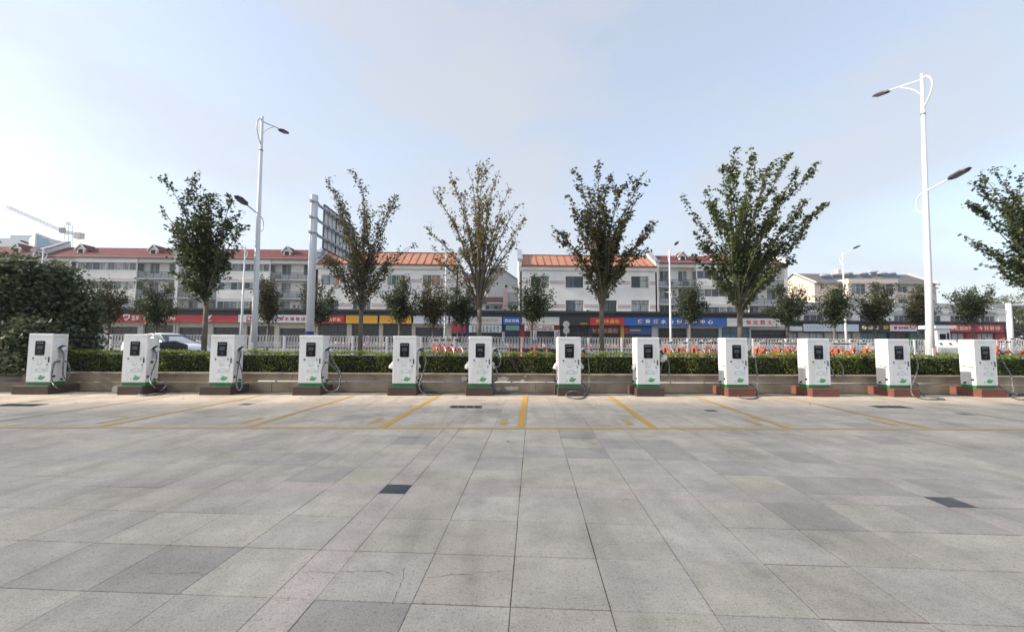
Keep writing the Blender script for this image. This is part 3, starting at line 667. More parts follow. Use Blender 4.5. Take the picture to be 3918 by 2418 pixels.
# ------------------------------------------------------------------ trees
def limb_path(p0, p3, rnd, n=9, up=.50):
    d = p3 - p0; h = Vector((d.x, d.y, 0)); L = d.length
    p1 = p0 + h*.13 + Vector((0, 0, max(d.z*up, .15*L))); p2 = p3 - h*.22 - Vector((0, 0, d.z*.16))
    out = []; w1, w2 = rnd.uniform(-.03, .03)*L, rnd.uniform(-.03, .03)*L; perp = Vector((-h.y, h.x, 0)).normalized() if h.length > .01 else Vector((1, 0, 0))
    for i in range(n + 1):
        t = i/n; b = p0*(1-t)**3 + p1*3*t*(1-t)**2 + p2*3*t*t*(1-t) + p3*t**3
        out.append(b + perp*(w1*math.sin(math.pi*t) + w2*math.sin(2*math.pi*t)) + Vector((0, 0, w2*.4*math.sin(3*math.pi*t))))
    return out
def grow(name, base, tips, z_fork, tr, lm, label, cat='tree', group=None, dens=42, sleeve=.085, size=.145, twigs=6, twl=.75, bare=0.12, seed=1, lean=0.0, tint=.45, lr=.046, centre_boost=1.0, droop=0.0):
    rnd = random.Random(seed); nr = np.random.RandomState(seed)
    t = thing(name, (base.x, base.y, base.z), 0, label, cat, group)
    wood = MB(); LP = []; LT = []
    zt = max(p.z for p in tips); lead = Vector((base.x + lean, base.y, z_fork))
    tp = [base + Vector((0,0,-.1)), base + Vector((lean*.3, 0, (z_fork-base.z)*.4)), lead]
    wood.tube([p - base for p in tp], [tr*1.15, tr, tr*.86], 9)
    for ti, tip in enumerate(tips):
        frac = min(1, max(0, (tip.z - z_fork)/(zt - z_fork + .01)))
        off = abs(tip.x - lead.x) + abs(tip.y - lead.y)
        s = lead + Vector((rnd.uniform(-.5,.5)*tr, rnd.uniform(-.5,.5)*tr, rnd.uniform(-.25, .1)))
        if frac < .35: s.z -= rnd.uniform(0, .3)
        pts = limb_path(s, tip, rnd); L = sum((pts[i+1]-pts[i]).length for i in range(len(pts)-1))
        r0 = lr * (0.55 + .45*min(1, L/5)) 
        wood.tube([p - base for p in pts], [lerp(r0, .006, (i/9)**.8) for i in range(10)], 6)
        twl_ = []
        for j in range(max(1, int(twigs*L/4 + .5))):
            k = rnd.uniform(.22, .97); i = min(8, int(k*9)); p = pts[i].lerp(pts[i+1], k*9 - i); d = (pts[i+1]-pts[i]).normalized()
            a = rnd.uniform(0, 6.28); v = (d + Vector((math.cos(a), math.sin(a), rnd.uniform(-.1, .5)))*rnd.uniform(.5, 1.0)).normalized()
            l = twl*rnd.uniform(.4, 1.15)*(1.15 - .5*k); e = p + v*l + Vector((0, 0, .10*l - droop*l)); mid = p.lerp(e, .5) + Vector((rnd.uniform(-.05,.05), rnd.uniform(-.05,.05), rnd.uniform(0, .08)))
            wood.tube([q - base for q in (p, mid, e)], [.011, .008, .004], 4, cap=False); twl_.append((p, mid, e))
        def sprinkle(a, b, n, rad):
            if n < 1: return
            u = nr.uniform(size=n)[:, None]; q = np.array(a)*(1-u) + np.array(b)*u + nr.normal(0, rad, (n, 3))*[1, 1, .8]
            LP.append(q); LT.append(np.clip(nr.normal(tint, .24, n), 0, 1))
        for i in range(9):
            k = i/9
            if k < bare: continue
            clump = rnd.choice([.15, .5, 1.0, 1.7, 2.4]); bo = 1 + (centre_boost-1)*max(0, 1 - k*1.4)
            sprinkle(pts[i], pts[i+1], int(dens*clump*bo*(pts[i+1]-pts[i]).length), sleeve*lerp(1.2*bo**.5, .75, k))
        for p, m_, e in twl_:
            c = rnd.choice([.5, 1.0, 1.5])
            sprinkle(p, m_, int(dens*.9*c*(m_-p).length), sleeve*.7); sprinkle(m_, e, int(dens*1.25*c*(e-m_).length), sleeve*.75)
    wood.build('trunk', m_bark, t, True)
    P = np.concatenate(LP) - np.array(base); Tn = np.concatenate(LT)
    link('crown', qmesh('crown', leaf_quads(P, size, .55, .62, nr), lm, Tn), t)
    return t
def tipsY(pts, Y, spread, seed):
    r_ = random.Random(seed); return [atY(x*K, y*K, Y + r_.uniform(-spread, spread)) for x, y in pts]
def inner(pts, trunkx, yb, n, seed):           # extra limbs between the outer ones
    r_ = random.Random(seed); out = []
    for i in range(n):
        x, y = r_.choice(pts); k = r_.uniform(.45, .85); out.append((lerp(trunkx, x, k) + r_.uniform(-8, 8), lerp(yb, y, k) + r_.uniform(-12, 12)))
    return out
TY = 16.0
T1 = [(400,430),(382,492),(410,577),(430,520),(466,420),(450,455),(487,452),(512,465),(552,470),(576,545),(572,588),(530,500),(560,522),(420,612),(428,665),(548,640),(500,500),(472,520),(440,590)]
T2 = [(785,424),(796,452),(802,492),(860,428),(873,446),(944,470),(954,466),(932,502),(992,585),(962,602),(922,540),(880,500),(835,520),(768,600),(772,628),(932,632),(905,690),(806,680)]
T3 = [(1036,456),(1018,540),(1035,590),(1075,404),(1100,470),(1150,395),(1165,405),(1197,405),(1222,450),(1243,490),(1258,520),(1240,575),(1222,592),(1130,430),(1180,450),(1200,520),(1062,500),(1085,540),(1112,520),(1150,480),(1046,622),(1210,640)]
T4 = [(1319,540),(1345,577),(1364,472),(1388,425),(1376,500),(1432,392),(1410,450),(1460,430),(1480,455),(1533,418),(1520,480),(1575,528),(1556,560),(1532,585),(1500,500),(1490,530),(1400,560),(1432,520),(1388,642),(1492,640),(1545,598)]
T5 = [(1640,483),(1676,588),(1662,560),(1690,455),(1736,400),(1758,364),(1800,370),(1850,388),(1890,366),(1912,398),(1946,408),(1936,478),(1976,490),(1920,568),(1906,520),(1870,470),(1780,420),(1832,420),(1706,505),(1664,622),(1905,612),(1740,520),(1700,640),(1860,640)]
T6 = [(2345,412),(2376,405),(2400,430),(2342,452),(2335,490),(2312,566),(2332,592),(2382,640),(2432,662),(2422,610),(2440,440),(2400,500),(2440,520),(2444,580),(2412,560),(2390,470),(2478,450),(2490,520),(2500,600),(2510,420)]
def gb(x, Y): p = atY(x*K, 1330, Y); return Vector((p.x, Y, ZB - .02))
GT = 'young street trees along the hedge'
def zf(x, y, Y): return atY(x*K, y*K, Y).z
grow('street_tree', gb(488, TY), tipsY(T1 + inner(T1, 487, 700, 16, 11), TY, 1.1, 1), zf(487, 712, TY), .088, m_tleaf, 'dark leafed street tree between the white car and the left tall lamp post', group=GT, dens=46, sleeve=.10, centre_boost=1.9, seed=11, tint=.30)
grow('street_tree', gb(862, TY+.3), tipsY(T2 + inner(T2, 862, 720, 16, 12), TY+.3, 1.2, 2), zf(862, 725, TY), .088, m_rleaf, 'sparse brownish street tree in front of the back of the big road sign', group=GT, dens=29, sleeve=.10, size=.115, centre_boost=2.6, bare=.14, seed=12, tint=.42, lr=.040)
grow('street_tree', gb(1146, TY), tipsY(T3 + inner(T3, 1146, 725, 14, 13), TY, 1.2, 3), zf(1148, 735, TY), .095, m_aleaf, 'thin yellowing street tree with bare limbs, right of the red bicycles', group=GT, dens=26, sleeve=.09, size=.112, twigs=7, bare=.24, seed=13, tint=.45, lr=.036)
grow('street_tree', gb(1440, TY+.2), tipsY(T4 + inner(T4, 1440, 725, 16, 14), TY+.2, 1.1, 4), zf(1440, 725, TY), .095, m_rleaf, 'bushy street tree whose straight trunk stands before the red bun shop sign', group=GT, dens=38, sleeve=.092, bare=.16, centre_boost=1.5, seed=14, tint=.42)
grow('street_tree', gb(1772, TY-.4), tipsY(T5 + inner(T5, 1772, 740, 18, 15), TY-.4, 1.2, 5), zf(1775, 745, TY), .105, m_tleaf, 'tallest street tree, pale forked trunk behind a charger on a red plinth', group=GT, dens=46, sleeve=.088, bare=.18, centre_boost=1.3, seed=15, tint=.55)
grow('street_tree', gb(2520, 14.8), tipsY(T6 + inner(T6, 2500, 720, 14, 16), 14.8, 1.0, 6), zf(2500, 720, 14.8), .13, m_tleaf, 'street tree cut off by the right edge of the picture', group=GT, dens=38, sleeve=.092, bare=.16, seed=16, tint=.42)
# smaller trees across the road: three grown, the rest copied
YS = 27.5
def small(px, top_, hw, seed, lm, Y, label, **kw):
    r_ = random.Random(seed); pts = []
    for k in range(24):
        a = r_.uniform(-.25, 3.4); u = r_.uniform(.45, 1.08)
        pts.append((px + hw*u*math.cos(a)*1.0, 760 - (760 - top_)*(.24 + .76*u*max(0, math.sin(a))**.7)))
    return grow('small_street_tree', gb(px, Y), tipsY(pts, Y, 1.0, seed), zf(px, 772, Y), .085, lm, label, group='small round headed trees across the cycle path', dens=36, sleeve=.18, size=.15, twigs=6, twl=.9, bare=.1, seed=seed, lr=.04, centre_boost=2.2, **kw)
SM = [
 (258, 664, 44, 21, m_rleaf, 'small tree nearest the dark shrubs, before the left end of the red shop sign', .50),
 (372, 672, 48, 22, m_tleaf, 'small tree in front of the long red motorcycle shop sign, above the white car', .42),
 (640, 658, 40, 23, m_rleaf, 'small tree just right of the left tall lamp post', .40),
 (762, 690, 40, 24, m_tleaf, 'small tree hugging the gantry pole on its right', .36),
 (955, 662, 46, 25, m_tleaf, 'small tree before the second yellow shop sign', .34),
 (1036, 665, 44, 26, m_aleaf, 'yellow green small tree before the blank pale grey shop sign', .42),
 (1105, 672, 44, 27, m_tleaf, 'small dark tree behind the trunk of the yellowing street tree', .25),
 (1272, 655, 48, 28, m_tleaf, 'small tree with reaching branches at the gable of the three storey house', .40),
 (1652, 682, 46, 29, m_tleaf, 'dense small tree in front of the long blue sign', .30),
 (1885, 684, 56, 30, m_tleaf, 'wide small tree at the right end of the cream print shop sign', .32),
 (1998, 682, 46, 31, m_tleaf, 'small tree right of the thin lamp post, before the grey sign', .32),
 (2095, 684, 52, 32, m_rleaf, 'small tree before the dark sign with pale latin letters', .40),
 (2200, 695, 38, 33, m_rleaf, 'thin small tree just left of the tall right lamp post', .36),
 (2330, 682, 58, 34, m_tleaf, 'small spreading tree between the two red signs at the right', .26)]
for px, tp_, hw, sd, lm, lb, ti in SM: small(px, tp_, hw, sd, lm, YS + random.Random(sd).uniform(-1, 1), lb, tint=ti*.62)
# dark mass of shrubs at the left end of the hedge bed
def shrub(px, Y, w, ztop, n, label, seed, lm=m_sleaf):
    nr = np.random.RandomState(seed); b = atY(px, 1400, Y); t = thing('large_shrub', (b.x, Y, ZB), 0, label, 'shrub', 'dark shrubs at the left end of the wall')
    st = MB(); H = ztop - ZB; Pl = []
    nc = 46
    for k in range(nc):
        a = nr.uniform(0, 6.28); u = math.sqrt(nr.uniform(.05, 1)); hz = nr.uniform(.08, 1.0); rr = w*u*math.sqrt(max(.08, 1 - (max(0, hz - .35)/.68)**2))
        c = np.array([rr*math.cos(a), rr*.8*math.sin(a), H*hz - .1]); Pl.append(c + nr.normal(0, 1, (n//nc, 3))*[.26, .26, .20])
        st.tube([(0, 0, 0), (c[0]*.4, c[1]*.4, c[2]*.55), tuple(c)], [.04, .025, .008], 5, cap=False)
    st.build('stems', m_bark, t); P = np.concatenate(Pl); P[:, 2] = np.maximum(P[:, 2], .02)
    ti = np.clip(nr.normal(.38, .22, len(P)) + .25*(nr.uniform(size=len(P)) > .94), 0, 1)
    link('foliage', qmesh('foliage', leaf_quads(P, .15, .5, .6, nr), lm, ti), t)
shrub(-120, 15.0, 1.5, 4.6, 11000, 'dark shrub cut by the left edge of the picture', 41)
shrub(60, 14.9, 1.3, 4.45, 12000, 'tall dark shrub directly behind the first charger', 42)
shrub(190, 15.3, 1.05, 4.2, 10000, 'dark rounded shrub whose top reaches the balcony windows, right of the tallest one', 43)
shrub(275, 15.4, .62, 3.3, 6000, 'lowest of the dark shrubs, beside the start of the white fence', 44)
shrub(-40, 14.2, 1.0, 2.0, 7000, 'low dark shrub at the wall foot beside the first charger', 45)
shrub(140, 14.1, .95, 2.1, 8000, 'low spreading shrub hidden behind the first charger', 46)

# ------------------------------------------------------------------ lamp posts
m_pole = mat('pale_grey_pole_paint', (0.66, 0.68, 0.71), 0.4, var=0.06, scale=1.2)
m_lampd = mat('lamp_head_grey', (0.055, 0.058, 0.065), 0.5, var=0.2, scale=5)
def make_lamp():
    t = thing('street_lamp'); H = 10.15
    MB().tube([(0,0,0),(0,0,3),(0,0,H)], [.125,.105,.05], 14).build('pole', m_pole, t, True)
    MB().cyl((0,0,0), (0,0,.04), .22, n=12).build('base_plate', m_pole, t)
    for i in range(4): MB().cyl((.17*math.cos(.78+1.57*i), .17*math.sin(.78+1.57*i), .04), (.17*math.cos(.78+1.57*i), .17*math.sin(.78+1.57*i), .08), .02, n=6).build('bolt', m_lampd, t)
    MB().tube(smooth([Vector(q) for q in ((0,-.05,8.98),(0,-.30,9.35),(0,-.34,9.72),(0,-.16,9.98),(0,.1,9.98),(0,.7,10.15),(0,1.32,10.32))], 5), .026, 8).build('upper_arm', m_pole, t, True)
    MB().tube(smooth([Vector(q) for q in ((0,.05,9.45),(0,.35,9.80),(0,.85,10.17))], 4), .018, 6).build('brace', m_pole, t, True)
    MB().tube([(0,0,6.12),(0,-.2,6.14),(0,-.82,6.24)], .028, 8).build('lower_arm', m_pole, t, True)
    MB().tube(smooth([Vector(q) for q in ((0,.09,6.1),(0,.32,5.95),(0,.34,5.6),(0,.09,5.42))], 5), .02, 8).build('lower_loop', m_pole, t, True)
    for y0, z0, y1, z1, nm in ((1.30,10.31,2.0,10.46,'lamp_head'), (-.80,6.235,-1.45,6.36,'lamp_head')):
        d = Vector((0, y1-y0, z1-z0)); u = d.normalized(); nrm = Vector((0, -u.z, u.y)) * (1 if u.y > 0 else -1); q = MB(); vs = []
        for k, w, h in ((0,.06,.05),(.2,.13,.07),(.75,.14,.055),(1.0,.07,.02)):
            c = Vector((0, y0, z0)) + d*k
            for sx, sh in ((-1,-.5),(1,-.5),(1,.5),(-1,.5)): vs.append(c + Vector((sx*w,0,0)) + nrm*sh*h)
        fs = [(0,1,2,3),(15,14,13,12)]
        for r_ in range(3):
            for j in range(4): fs.append((r_*4+j, r_*4+(j+1) % 4, r_*4+4+(j+1) % 4, r_*4+4+j))
        hd = q.add(vs, fs).build(nm, m_lampd, t)
        lens = MB(); a = Vector((0,y0,z0)) + d*.25 - nrm*.045; b = Vector((0,y0,z0)) + d*.85 - nrm*.036; lens.obox(a, b, .2, .012, (0,0,1)); lens.build('lens', mat('lamp_lens', (.16,.165,.17), .3, var=.05), hd)
    MB().torus((0,0,8.75), .07, .014, 'z', 12, 5).build('clamp', m_lampd, t)
    MB().box(-.05,.05,-.135,-.105,.6,.95).build('hatch', m_pole, t)
    return t
L0 = make_lamp(); p = atY(972, 1310, 16.7); L0.location = (p.x, 16.7, ZB); L0.rotation_euler = (0, R(-.4), 0)
tag(L0, 'tall pale double armed lamp post left of the gantry, between two street trees', 'street lamp', 'double armed street lamps')
l = clone(L0); p = atY(3556, 1310, 14.45); l.location = (p.x, 14.45, ZB - .1); l.rotation_euler = (0, R(1.5), 0); l.scale = (1, 1, (atY(3524, 283, 14.45).z - ZB + .1)/10.15); tag(l, 'tallest white lamp post, on the right beside the white kiosk', 'street lamp', 'double armed street lamps')
for px, Y, lb in ((140, 33, 'small lamp post rising above the dark shrubs at the left, under the blue tower'), (922, 31.5, 'thin lamp post just left of the tall left lamp post'), (1702, 31.5, 'thin lamp post in front of the right end of the orange roof'),
                  (2567, 31.0, 'thin white lamp post before the long blue sign'), (3238, 31.5, 'thin lamp post before the cream apartment house')):
    l = clone(L0); p = atY(px, 1300, Y); l.location = (p.x, Y, ZB); l.scale = (.8, .8, .8); l.rotation_euler = (0, 0, math.pi); tag(l, lb, 'street lamp', 'double armed street lamps')

# ------------------------------------------------------------------ sign gantry
GY = 17.0; p = atY(1184, 1300, GY)
gan = thing('sign_gantry', (p.x, GY, ZB), 0, 'thick pale pole with three arms holding a large road sign seen from behind', 'gantry')
m_alu = mat('aluminium_sheet', (0.72, 0.73, 0.74), 0.5, 0.0, var=0.1, scale=2); m_galv = mat('galvanised_arm', (0.45, 0.48, 0.52), 0.45, 0.2, var=0.12, scale=3)
zg = lambda y, Yd=GY: atY(1190, y, Yd).z - ZB
MB().tube([(0,0,0),(0,0,3.5),(0,0,zg(748))], [.155,.15,.14], 18).build('pole', m_pole, gan, True)
MB().cyl((0,0,.0),(0,0,.05), .3, n=14).build('base_plate', m_pole, gan)
MB().tube([(0,0,zg(1284)),(0,0,zg(1268))], [.157,.157], 18).build('blue_band', mat('blue_band_paint', (.02,.05,.28), .5), gan)
for i, y in enumerate((775, 835, 893)):
    z = zg(y); a = MB().tube([(.02,.12,z),(.02,.45,z+.01),(.02,5.3,z+.06)], [.075,.06,.055], 10).build('arm', m_galv, gan, True)
    MB().cyl((-.02,-.02,z),(-.02,-.30,z), .05, n=10).build('end_cap', m_galv, gan); MB().cyl((.0,.16,z-.12),(.0,.16,z+.12), .05, n=8).build('arm_bracket', m_galv, gan)
    MB().torus((0,0,z), .165, .02, 'z', 16, 5).build('collar', m_galv, gan)
    for k in range(8):
        yy = 1.35 + k*.5; MB().torus((.02, yy, z+.03), .068, .012, 'y', 10, 4).build('clamp', m_lampd, gan) if False else MB().tube([(.02+.07*math.cos(a_), yy, z+.02+.07*math.sin(a_)) for a_ in [j*2*math.pi/10 for j in range(11)]], .011, 4, cap=False).build('clamp', m_lampd, gan)
zb_, zt_ = zg(893) - .35, zg(775) + .28
for k in range(9):
    y0 = 1.15 + k*.445; MB().box(-.115, -.10, y0, y0 + .44, zb_, zt_).build('sign_sheet', m_alu, gan)
    MB().box(-.0995, -.06, y0 - .02, y0 + .02, zb_ + .02, zt_ - .02).build('rib', m_lampd if k % 3 == 0 else m_galv, gan)
MB().box(-.122, -.116, 1.13, 5.18, zb_ - .02, zt_ + .02).build('sign_face', mat('blue_sign_face', (.015,.06,.32), .4), gan)
for z in (zb_ - .012, zt_ + .002): MB().box(-.115, -.05, 1.13, 5.18, z, z + .02).build('edge_rail', m_lampd, gan)

# ------------------------------------------------------------------ railing along the road
FY = 22.0
def make_panel():
    t = thing('fence_panel'); PW = 1.76
    MB().cham(-.045, .045, -.045, .045, 0, 1.22, .008).build('post', m_whitepic, t)
    for z in (.22, .66): MB().box(.045, PW - .045, -.014, .014, z, z + .035).build('rail', m_whitepic, t)
    hm = MB().tube([(-.05,0,.2),(-.05,0,1.17)] + [(-.05*math.cos(a), 0, 1.17 + .06*math.sin(a)) for a in [math.pi*j/6 for j in range(1, 6)]] + [(.05,0,1.17),(.05,0,.2)], .0115, 5).mesh('hoop', m_whitepic)
    lm_ = MB().tube([(-.05,0,.66),(-.05,0,.86)] + [(-.05*math.cos(a), 0, .86 + .055*math.sin(a)) for a in [math.pi*j/6 for j in range(1, 6)]] + [(.05,0,.86),(.05,0,.66)], .009, 5).mesh('low_hoop', m_whitepic)
    for k in range(11):
        x = .13 + k*.15; link('hoop', hm, t, (x, 0, 0)); 
        if k < 10: link('low_hoop', lm_, t, (x + .075, -.03, 0))
    return t
F0 = make_panel(); xa = atY(290, 1300, FY).x; k = 0
while xa + k*1.76 < 30:
    f = F0 if k == 0 else clone(F0); f.location = (xa + k*1.76, FY + rs.uniform(-.015, .015), ZC); f.rotation_euler = (0, rs.uniform(-.004, .004), rs.uniform(-.012, .012))
    tag(f, 'one of the alike white hooped railing panels in the long fence along the street', 'fence', 'white hooped railing panels'); k += 1

# ------------------------------------------------------------------ share bicycles and docking posts
m_orange = mat('orange_paint', (0.52, 0.085, 0.025), 0.4, var=0.12, scale=5); m_redb = mat('red_bike_paint', (0.50, 0.03, 0.025), 0.38, var=0.12, scale=5)
m_tyre = mat('tyre_rubber', (0.015,0.015,0.015), 0.8); m_chrome = mat('bright_metal', (0.6,0.61,0.62), 0.3, 0.7, var=.1)
m_silver = mat('silver_mudguard', (0.62,0.63,0.64), 0.4, .2, var=.1)
def make_bike(name, mf):
    t = thing(name)
    for y in (-.52, .52):
        w = MB().torus((0, y, .33), .30, .022, 'x', 22, 6).build('wheel', m_tyre, t); MB().torus((0, y, .33), .272, .010, 'x', 22, 4).build('rim', m_chrome, w)
        sp = MB(); sp.cyl((-.03, y, .33), (.03, y, .33), .025, n=6)
        for j in range(7): a = j*math.pi/7; sp.obox((0, y-.27*math.cos(a), .33-.27*math.sin(a)), (0, y+.27*math.cos(a), .33+.27*math.sin(a)), .004, .004)
        sp.build('spokes', m_chrome, w)
        MB().torus((0, y, .33), .335, .018, 'x', 10, 5, .5 if y < 0 else .3, 2.9).build('mudguard', m_silver, t)
    fr = MB(); fr.tube([(0,-.39,.80),(0,-.34,.60),(0,-.05,.42)], .034, 8); fr.tube([(0,-.05,.42),(0,.12,.66)], .028, 8); fr.tube([(0,-.05,.40),(0,.52,.33)], .02, 6); fr.tube([(0,.09,.62),(0,.52,.35)], .016, 6)
    for sx in (-.05, .05): fr.tube([(sx*.7,-.40,.68),(sx,-.46,.50),(sx,-.52,.33)], .016, 6)
    fr.build('frame', mf, t, True)
    MB().cham(-.055,.055,.10,.60,.50,.56,.01).build('lock_box', mf, t)
    MB().tube([(0,.12,.66),(0,.19,.90)], .015, 6).build('seat_post', m_chrome, t)
    MB().add([(-.09,.30,.92),(.09,.30,.92),(.03,.02,.93),(-.03,.02,.93),(-.10,.31,.97),(.10,.31,.97),(.025,0,.965),(-.025,0,.965)], [(0,1,2,3),(4,7,6,5),(0,4,5,1),(1,5,6,2),(2,6,7,3),(3,7,4,0)]).build('saddle', m_black, t)
    MB().tube(smooth([Vector(q) for q in ((-.30,-.18,1.07),(-.24,-.30,1.08),(-.06,-.40,1.02),(.06,-.40,1.02),(.24,-.30,1.08),(.30,-.18,1.07))], 4), .013, 6).build('handlebar', m_chrome, t, True)
    for s in (-1, 1): MB().cyl((s*.27,-.25,1.078),(s*.305,-.16,1.07), .02, n=7).build('grip', m_black, t)
    MB().cyl((0,-.39,.79),(0,-.40,1.03), .02, n=7).build('stem', m_chrome, t)
    bk = MB()
    for z, i in ((.74, .03), (.88, .012), (1.0, 0)):
        bk.tube([(-.16+i,-.74+i,z),(.16-i,-.74+i,z),(.16-i,-.46-i,z),(-.16+i,-.46-i,z),(-.16+i,-.74+i,z)], .008, 4)
    for x in (-.14,-.07,0,.07,.14):
        for y in (-.735,-.465): bk.obox((x*.85,y,.74),(x,y,1.0), .007, .007)
    for y in (-.68,-.6,-.52):
        for x in (-.155,.155): bk.obox((x*.85,y,.74),(x,y,1.0), .007, .007)
    bk.box(-.13,.13,-.71,-.49,.735,.745); bk.build('basket', m_silver, t)
    MB().tube([(-.09,-.02,.36),(0,-.05,.38),(.09,-.08,.42)], .012, 6).build('pedal_crank', m_chrome, t)
    return t
BO, BR = make_bike('share_bicycle', m_orange), make_bike('share_bicycle', m_redb)
used = {'o': False, 'r': False}
def bike(kind, px, Y, rot, sc, label, group):
    src = BO if kind == 'o' else BR
    b = src if not used[kind] else clone(src); used[kind] = True
    p = atY(px, 1330, Y); b.location = (p.x, Y, ZC); b.rotation_euler = (0, R(rs.uniform(-3, 3)), R(rot)); b.scale = (sc,)*3; tag(b, label, 'bicycle', group)
for i, px in enumerate((1662, 1688, 1713, 1738)): bike('r', px, 19.3, 196 + 5*i, 1.08, 'one of four alike red share bicycles parked close together left of a yellowing street tree', 'four red share bicycles')
GB = 'orange share bicycles docked along the hedge'
for i, (px, Y, rt) in enumerate(((2562,19.2,170),(2618,19.3,165),(2672,19.2,172),(2706,19.4,160),(2728,19.5,185),(2912,19.2,164),(2945,19.4,190),(2972,19.2,160),(2998,19.3,172),(3030,19.2,166),(3060,19.5,182),(3185,19.2,162),(3212,19.4,175),(3238,19.2,158),(3292,19.3,170),(3340,19.4,166),(3380,19.2,172))):
    bike('o', px, Y, rt, 1.02, 'one of the alike orange share bicycles standing in the docking row behind the hedge', GB)
for px, Y, rt, lb in ((3800,17.6,115,'orange share bicycle nearest the last charger, parked askew'), (3872,17.9,70,'orange share bicycle lying across the right edge behind the last cable')):
    bike('o', px, Y, rt, 1.15, lb, GB)
def make_dock():
    t = thing('docking_post'); MB().cham(-.055,.055,-.09,.09,0,.74,.012).build('post', m_orange, t); MB().cham(-.045,.045,-.095,-.088,.48,.68,.002).build('card_plate', m_dgrey, t); MB().cyl((0,-.09,.5),(0,-.12,.5),.03,n=8).build('lock_pin', m_chrome, t); return t
D0 = make_dock(); first = True
for px in (1953,1986,2001,2033,2050,2083,2101,2231,2541,2595,2648,2891,2922,2985,3018,3052,3200,3262,3310,3362,3663,3690):
    d = D0 if first else clone(D0); first = False; p = atY(px, 1330, 18.6); d.location = (p.x, 18.6 + rs.uniform(-.1, .1), ZC)
    tag(d, 'one of the alike orange docking posts for share bicycles behind the hedge', 'docking post', 'orange docking posts')
for px0, px1 in ((1958,1984),(2004,2030),(2054,2080),(2104,2128)):
    a, b = atY(px0, 1330, 18.7), atY(px1, 1330, 18.7); w = (b.x - a.x)/2
    o = MB().cham(-w, w, -.05, .05, .35, .66, .01); o.box(-w*.8, w*.8, -.03, .03, 0, .45); o = o.build('dock_cabinet', m_dgrey); o.location = ((a.x+b.x)/2, 18.7, ZC); tag(o, 'one of four alike grey boxes set between the empty orange docking posts', 'cabinet', 'grey dock boxes')

# ------------------------------------------------------------------ kiosk, ticket booth, round discs, traffic pole
p = atY(3606, 1340, 18.0)
ki = thing('rental_kiosk', (p.x, 18.0, ZC), R(-12), 'white slant topped rental kiosk with orange side beside the tall right lamp post', 'kiosk')
MB().prism([(-.35,0),(.35,0),(.35,1.15),(-.10,1.15),(-.35,.85)], 'x', -.42, .42).build('body', m_white2, ki)
MB().box(-.435,-.421,-.3,.3,.05,.9).build('side_panel', m_orange, ki); MB().box(-.30,.30,-.356,-.351,.35,.80).build('front_notice', mat('pale_notice', (.5,.55,.55), .5, var=.2, scale=20), ki)
for x in (-.2, .15): MB().add([(x-.05,-.28,.937),(x+.05,-.28,.937),(x+.05,-.2,1.033),(x-.05,-.2,1.033)], [(0,1,2,3)]).build('reader', m_dgrey, ki)
for k in range(4): MB().box(-.2+k*.1,-.13+k*.1,-.3595,-.357,.5,.6).build('notice_word', m_print, ki)
p = atY(3590, 1320, 24)
bo = thing('ticket_booth', (p.x, 24, ZC), 0, 'narrow white booth with flat canopy roof, partly behind the tall right lamp post', 'booth')
zc = atY(3590, 1255, 24).z - ZC; MB().box(-.65, .60, -.5, .5, zc - .05, zc + .13).build('canopy', m_white2, bo); MB().box(-.40,.36,-.35,.35,0,zc-.052).build('body', m_white2, bo)
MB().box(-.26,.10,-.362,-.351,zc-.75,zc-.35).build('window', m_black, bo); MB().box(.17,.30,-.362,-.351,zc-.85,zc-.3).build('door_pane', m_black, bo)
p = atY(2167, 1310, 21.0)
ds = thing('round_sign', (p.x, 21.0, ZC), 0, 'thin post carrying two pale round discs one above the other, seen from behind', 'sign')
MB().cyl((0,.03,0),(0,.03,atY(2167,1240,21).z-ZB), .022, n=8).build('post', m_pole, ds)
for y in (1250, 1274):
    z = atY(2167, y, 21).z - ZB; d = MB().cyl((0,0,z),(0,.012,z), .165, n=22).build('disc', mat('pale_disc', (.62,.63,.63), .5, .1, var=.08), ds); MB().box(-.1,.1,-.012,-.002,z-.012,z+.012).build('strap', m_galv, d); MB().box(-.05,.05,-.012,-.002,z+.05,z+.062).build('strap', m_galv, d)
p = atY(3868, 1310, 24.5)
tp_ = thing('signal_pole', (p.x, 24.5, ZC), 0, 'pale signal pole with horizontal arms at the far right before the dark trees', 'pole')
zt = atY(3868, 1168, 24.5).z - ZB; MB().cyl((0,0,0),(0,0,zt), .15, .13, 14).build('pole', m_pole, tp_, True); MB().tube([(0,0,zt-.12),(6,0,zt+.02)], [.07,.05], 8).build('arm', m_pole, tp_); MB().tube([(.1,0,zt-.5),(-1.0,0,zt-.3)], .03, 6).build('short_arm', m_pole, tp_)

# ------------------------------------------------------------------ white car and covered scooter
m_car = mat('white_car_paint', (0.78, 0.79, 0.80), 0.18, var=0.02); m_glass = mat('car_glass', (0.05, 0.07, 0.085), 0.12, var=0.2, scale=2, spec=0.4)
p = atY(640, 1330, 21.0)
car = thing('parked_car', (p.x, 21.0, ZC - .115), R(-20), 'white saloon car parked behind the hedge, right of the second charger', 'car')
def loft(secs):   # secs: list of (x, [(y,z)...]) same count
    q = MB(); n = len(secs[0][1]); vs = [(x, y, z) for x, r_ in secs for y, z in r_]; fs = []
    for i in range(len(secs)-1):
        for j in range(n): fs.append((i*n+j, i*n+(j+1) % n, (i+1)*n+(j+1) % n, (i+1)*n+j))
    fs += [tuple(range(n)), tuple(reversed(range((len(secs)-1)*n, len(secs)*n)))]; return q.add(vs, fs)
def sec(hw, z0, zb, zt): return [(-hw,z0),(-hw,zb),(-hw*.93,zt),(-hw*.5,zt+.025),(hw*.5,zt+.025),(hw*.93,zt),(hw,zb),(hw,z0)]
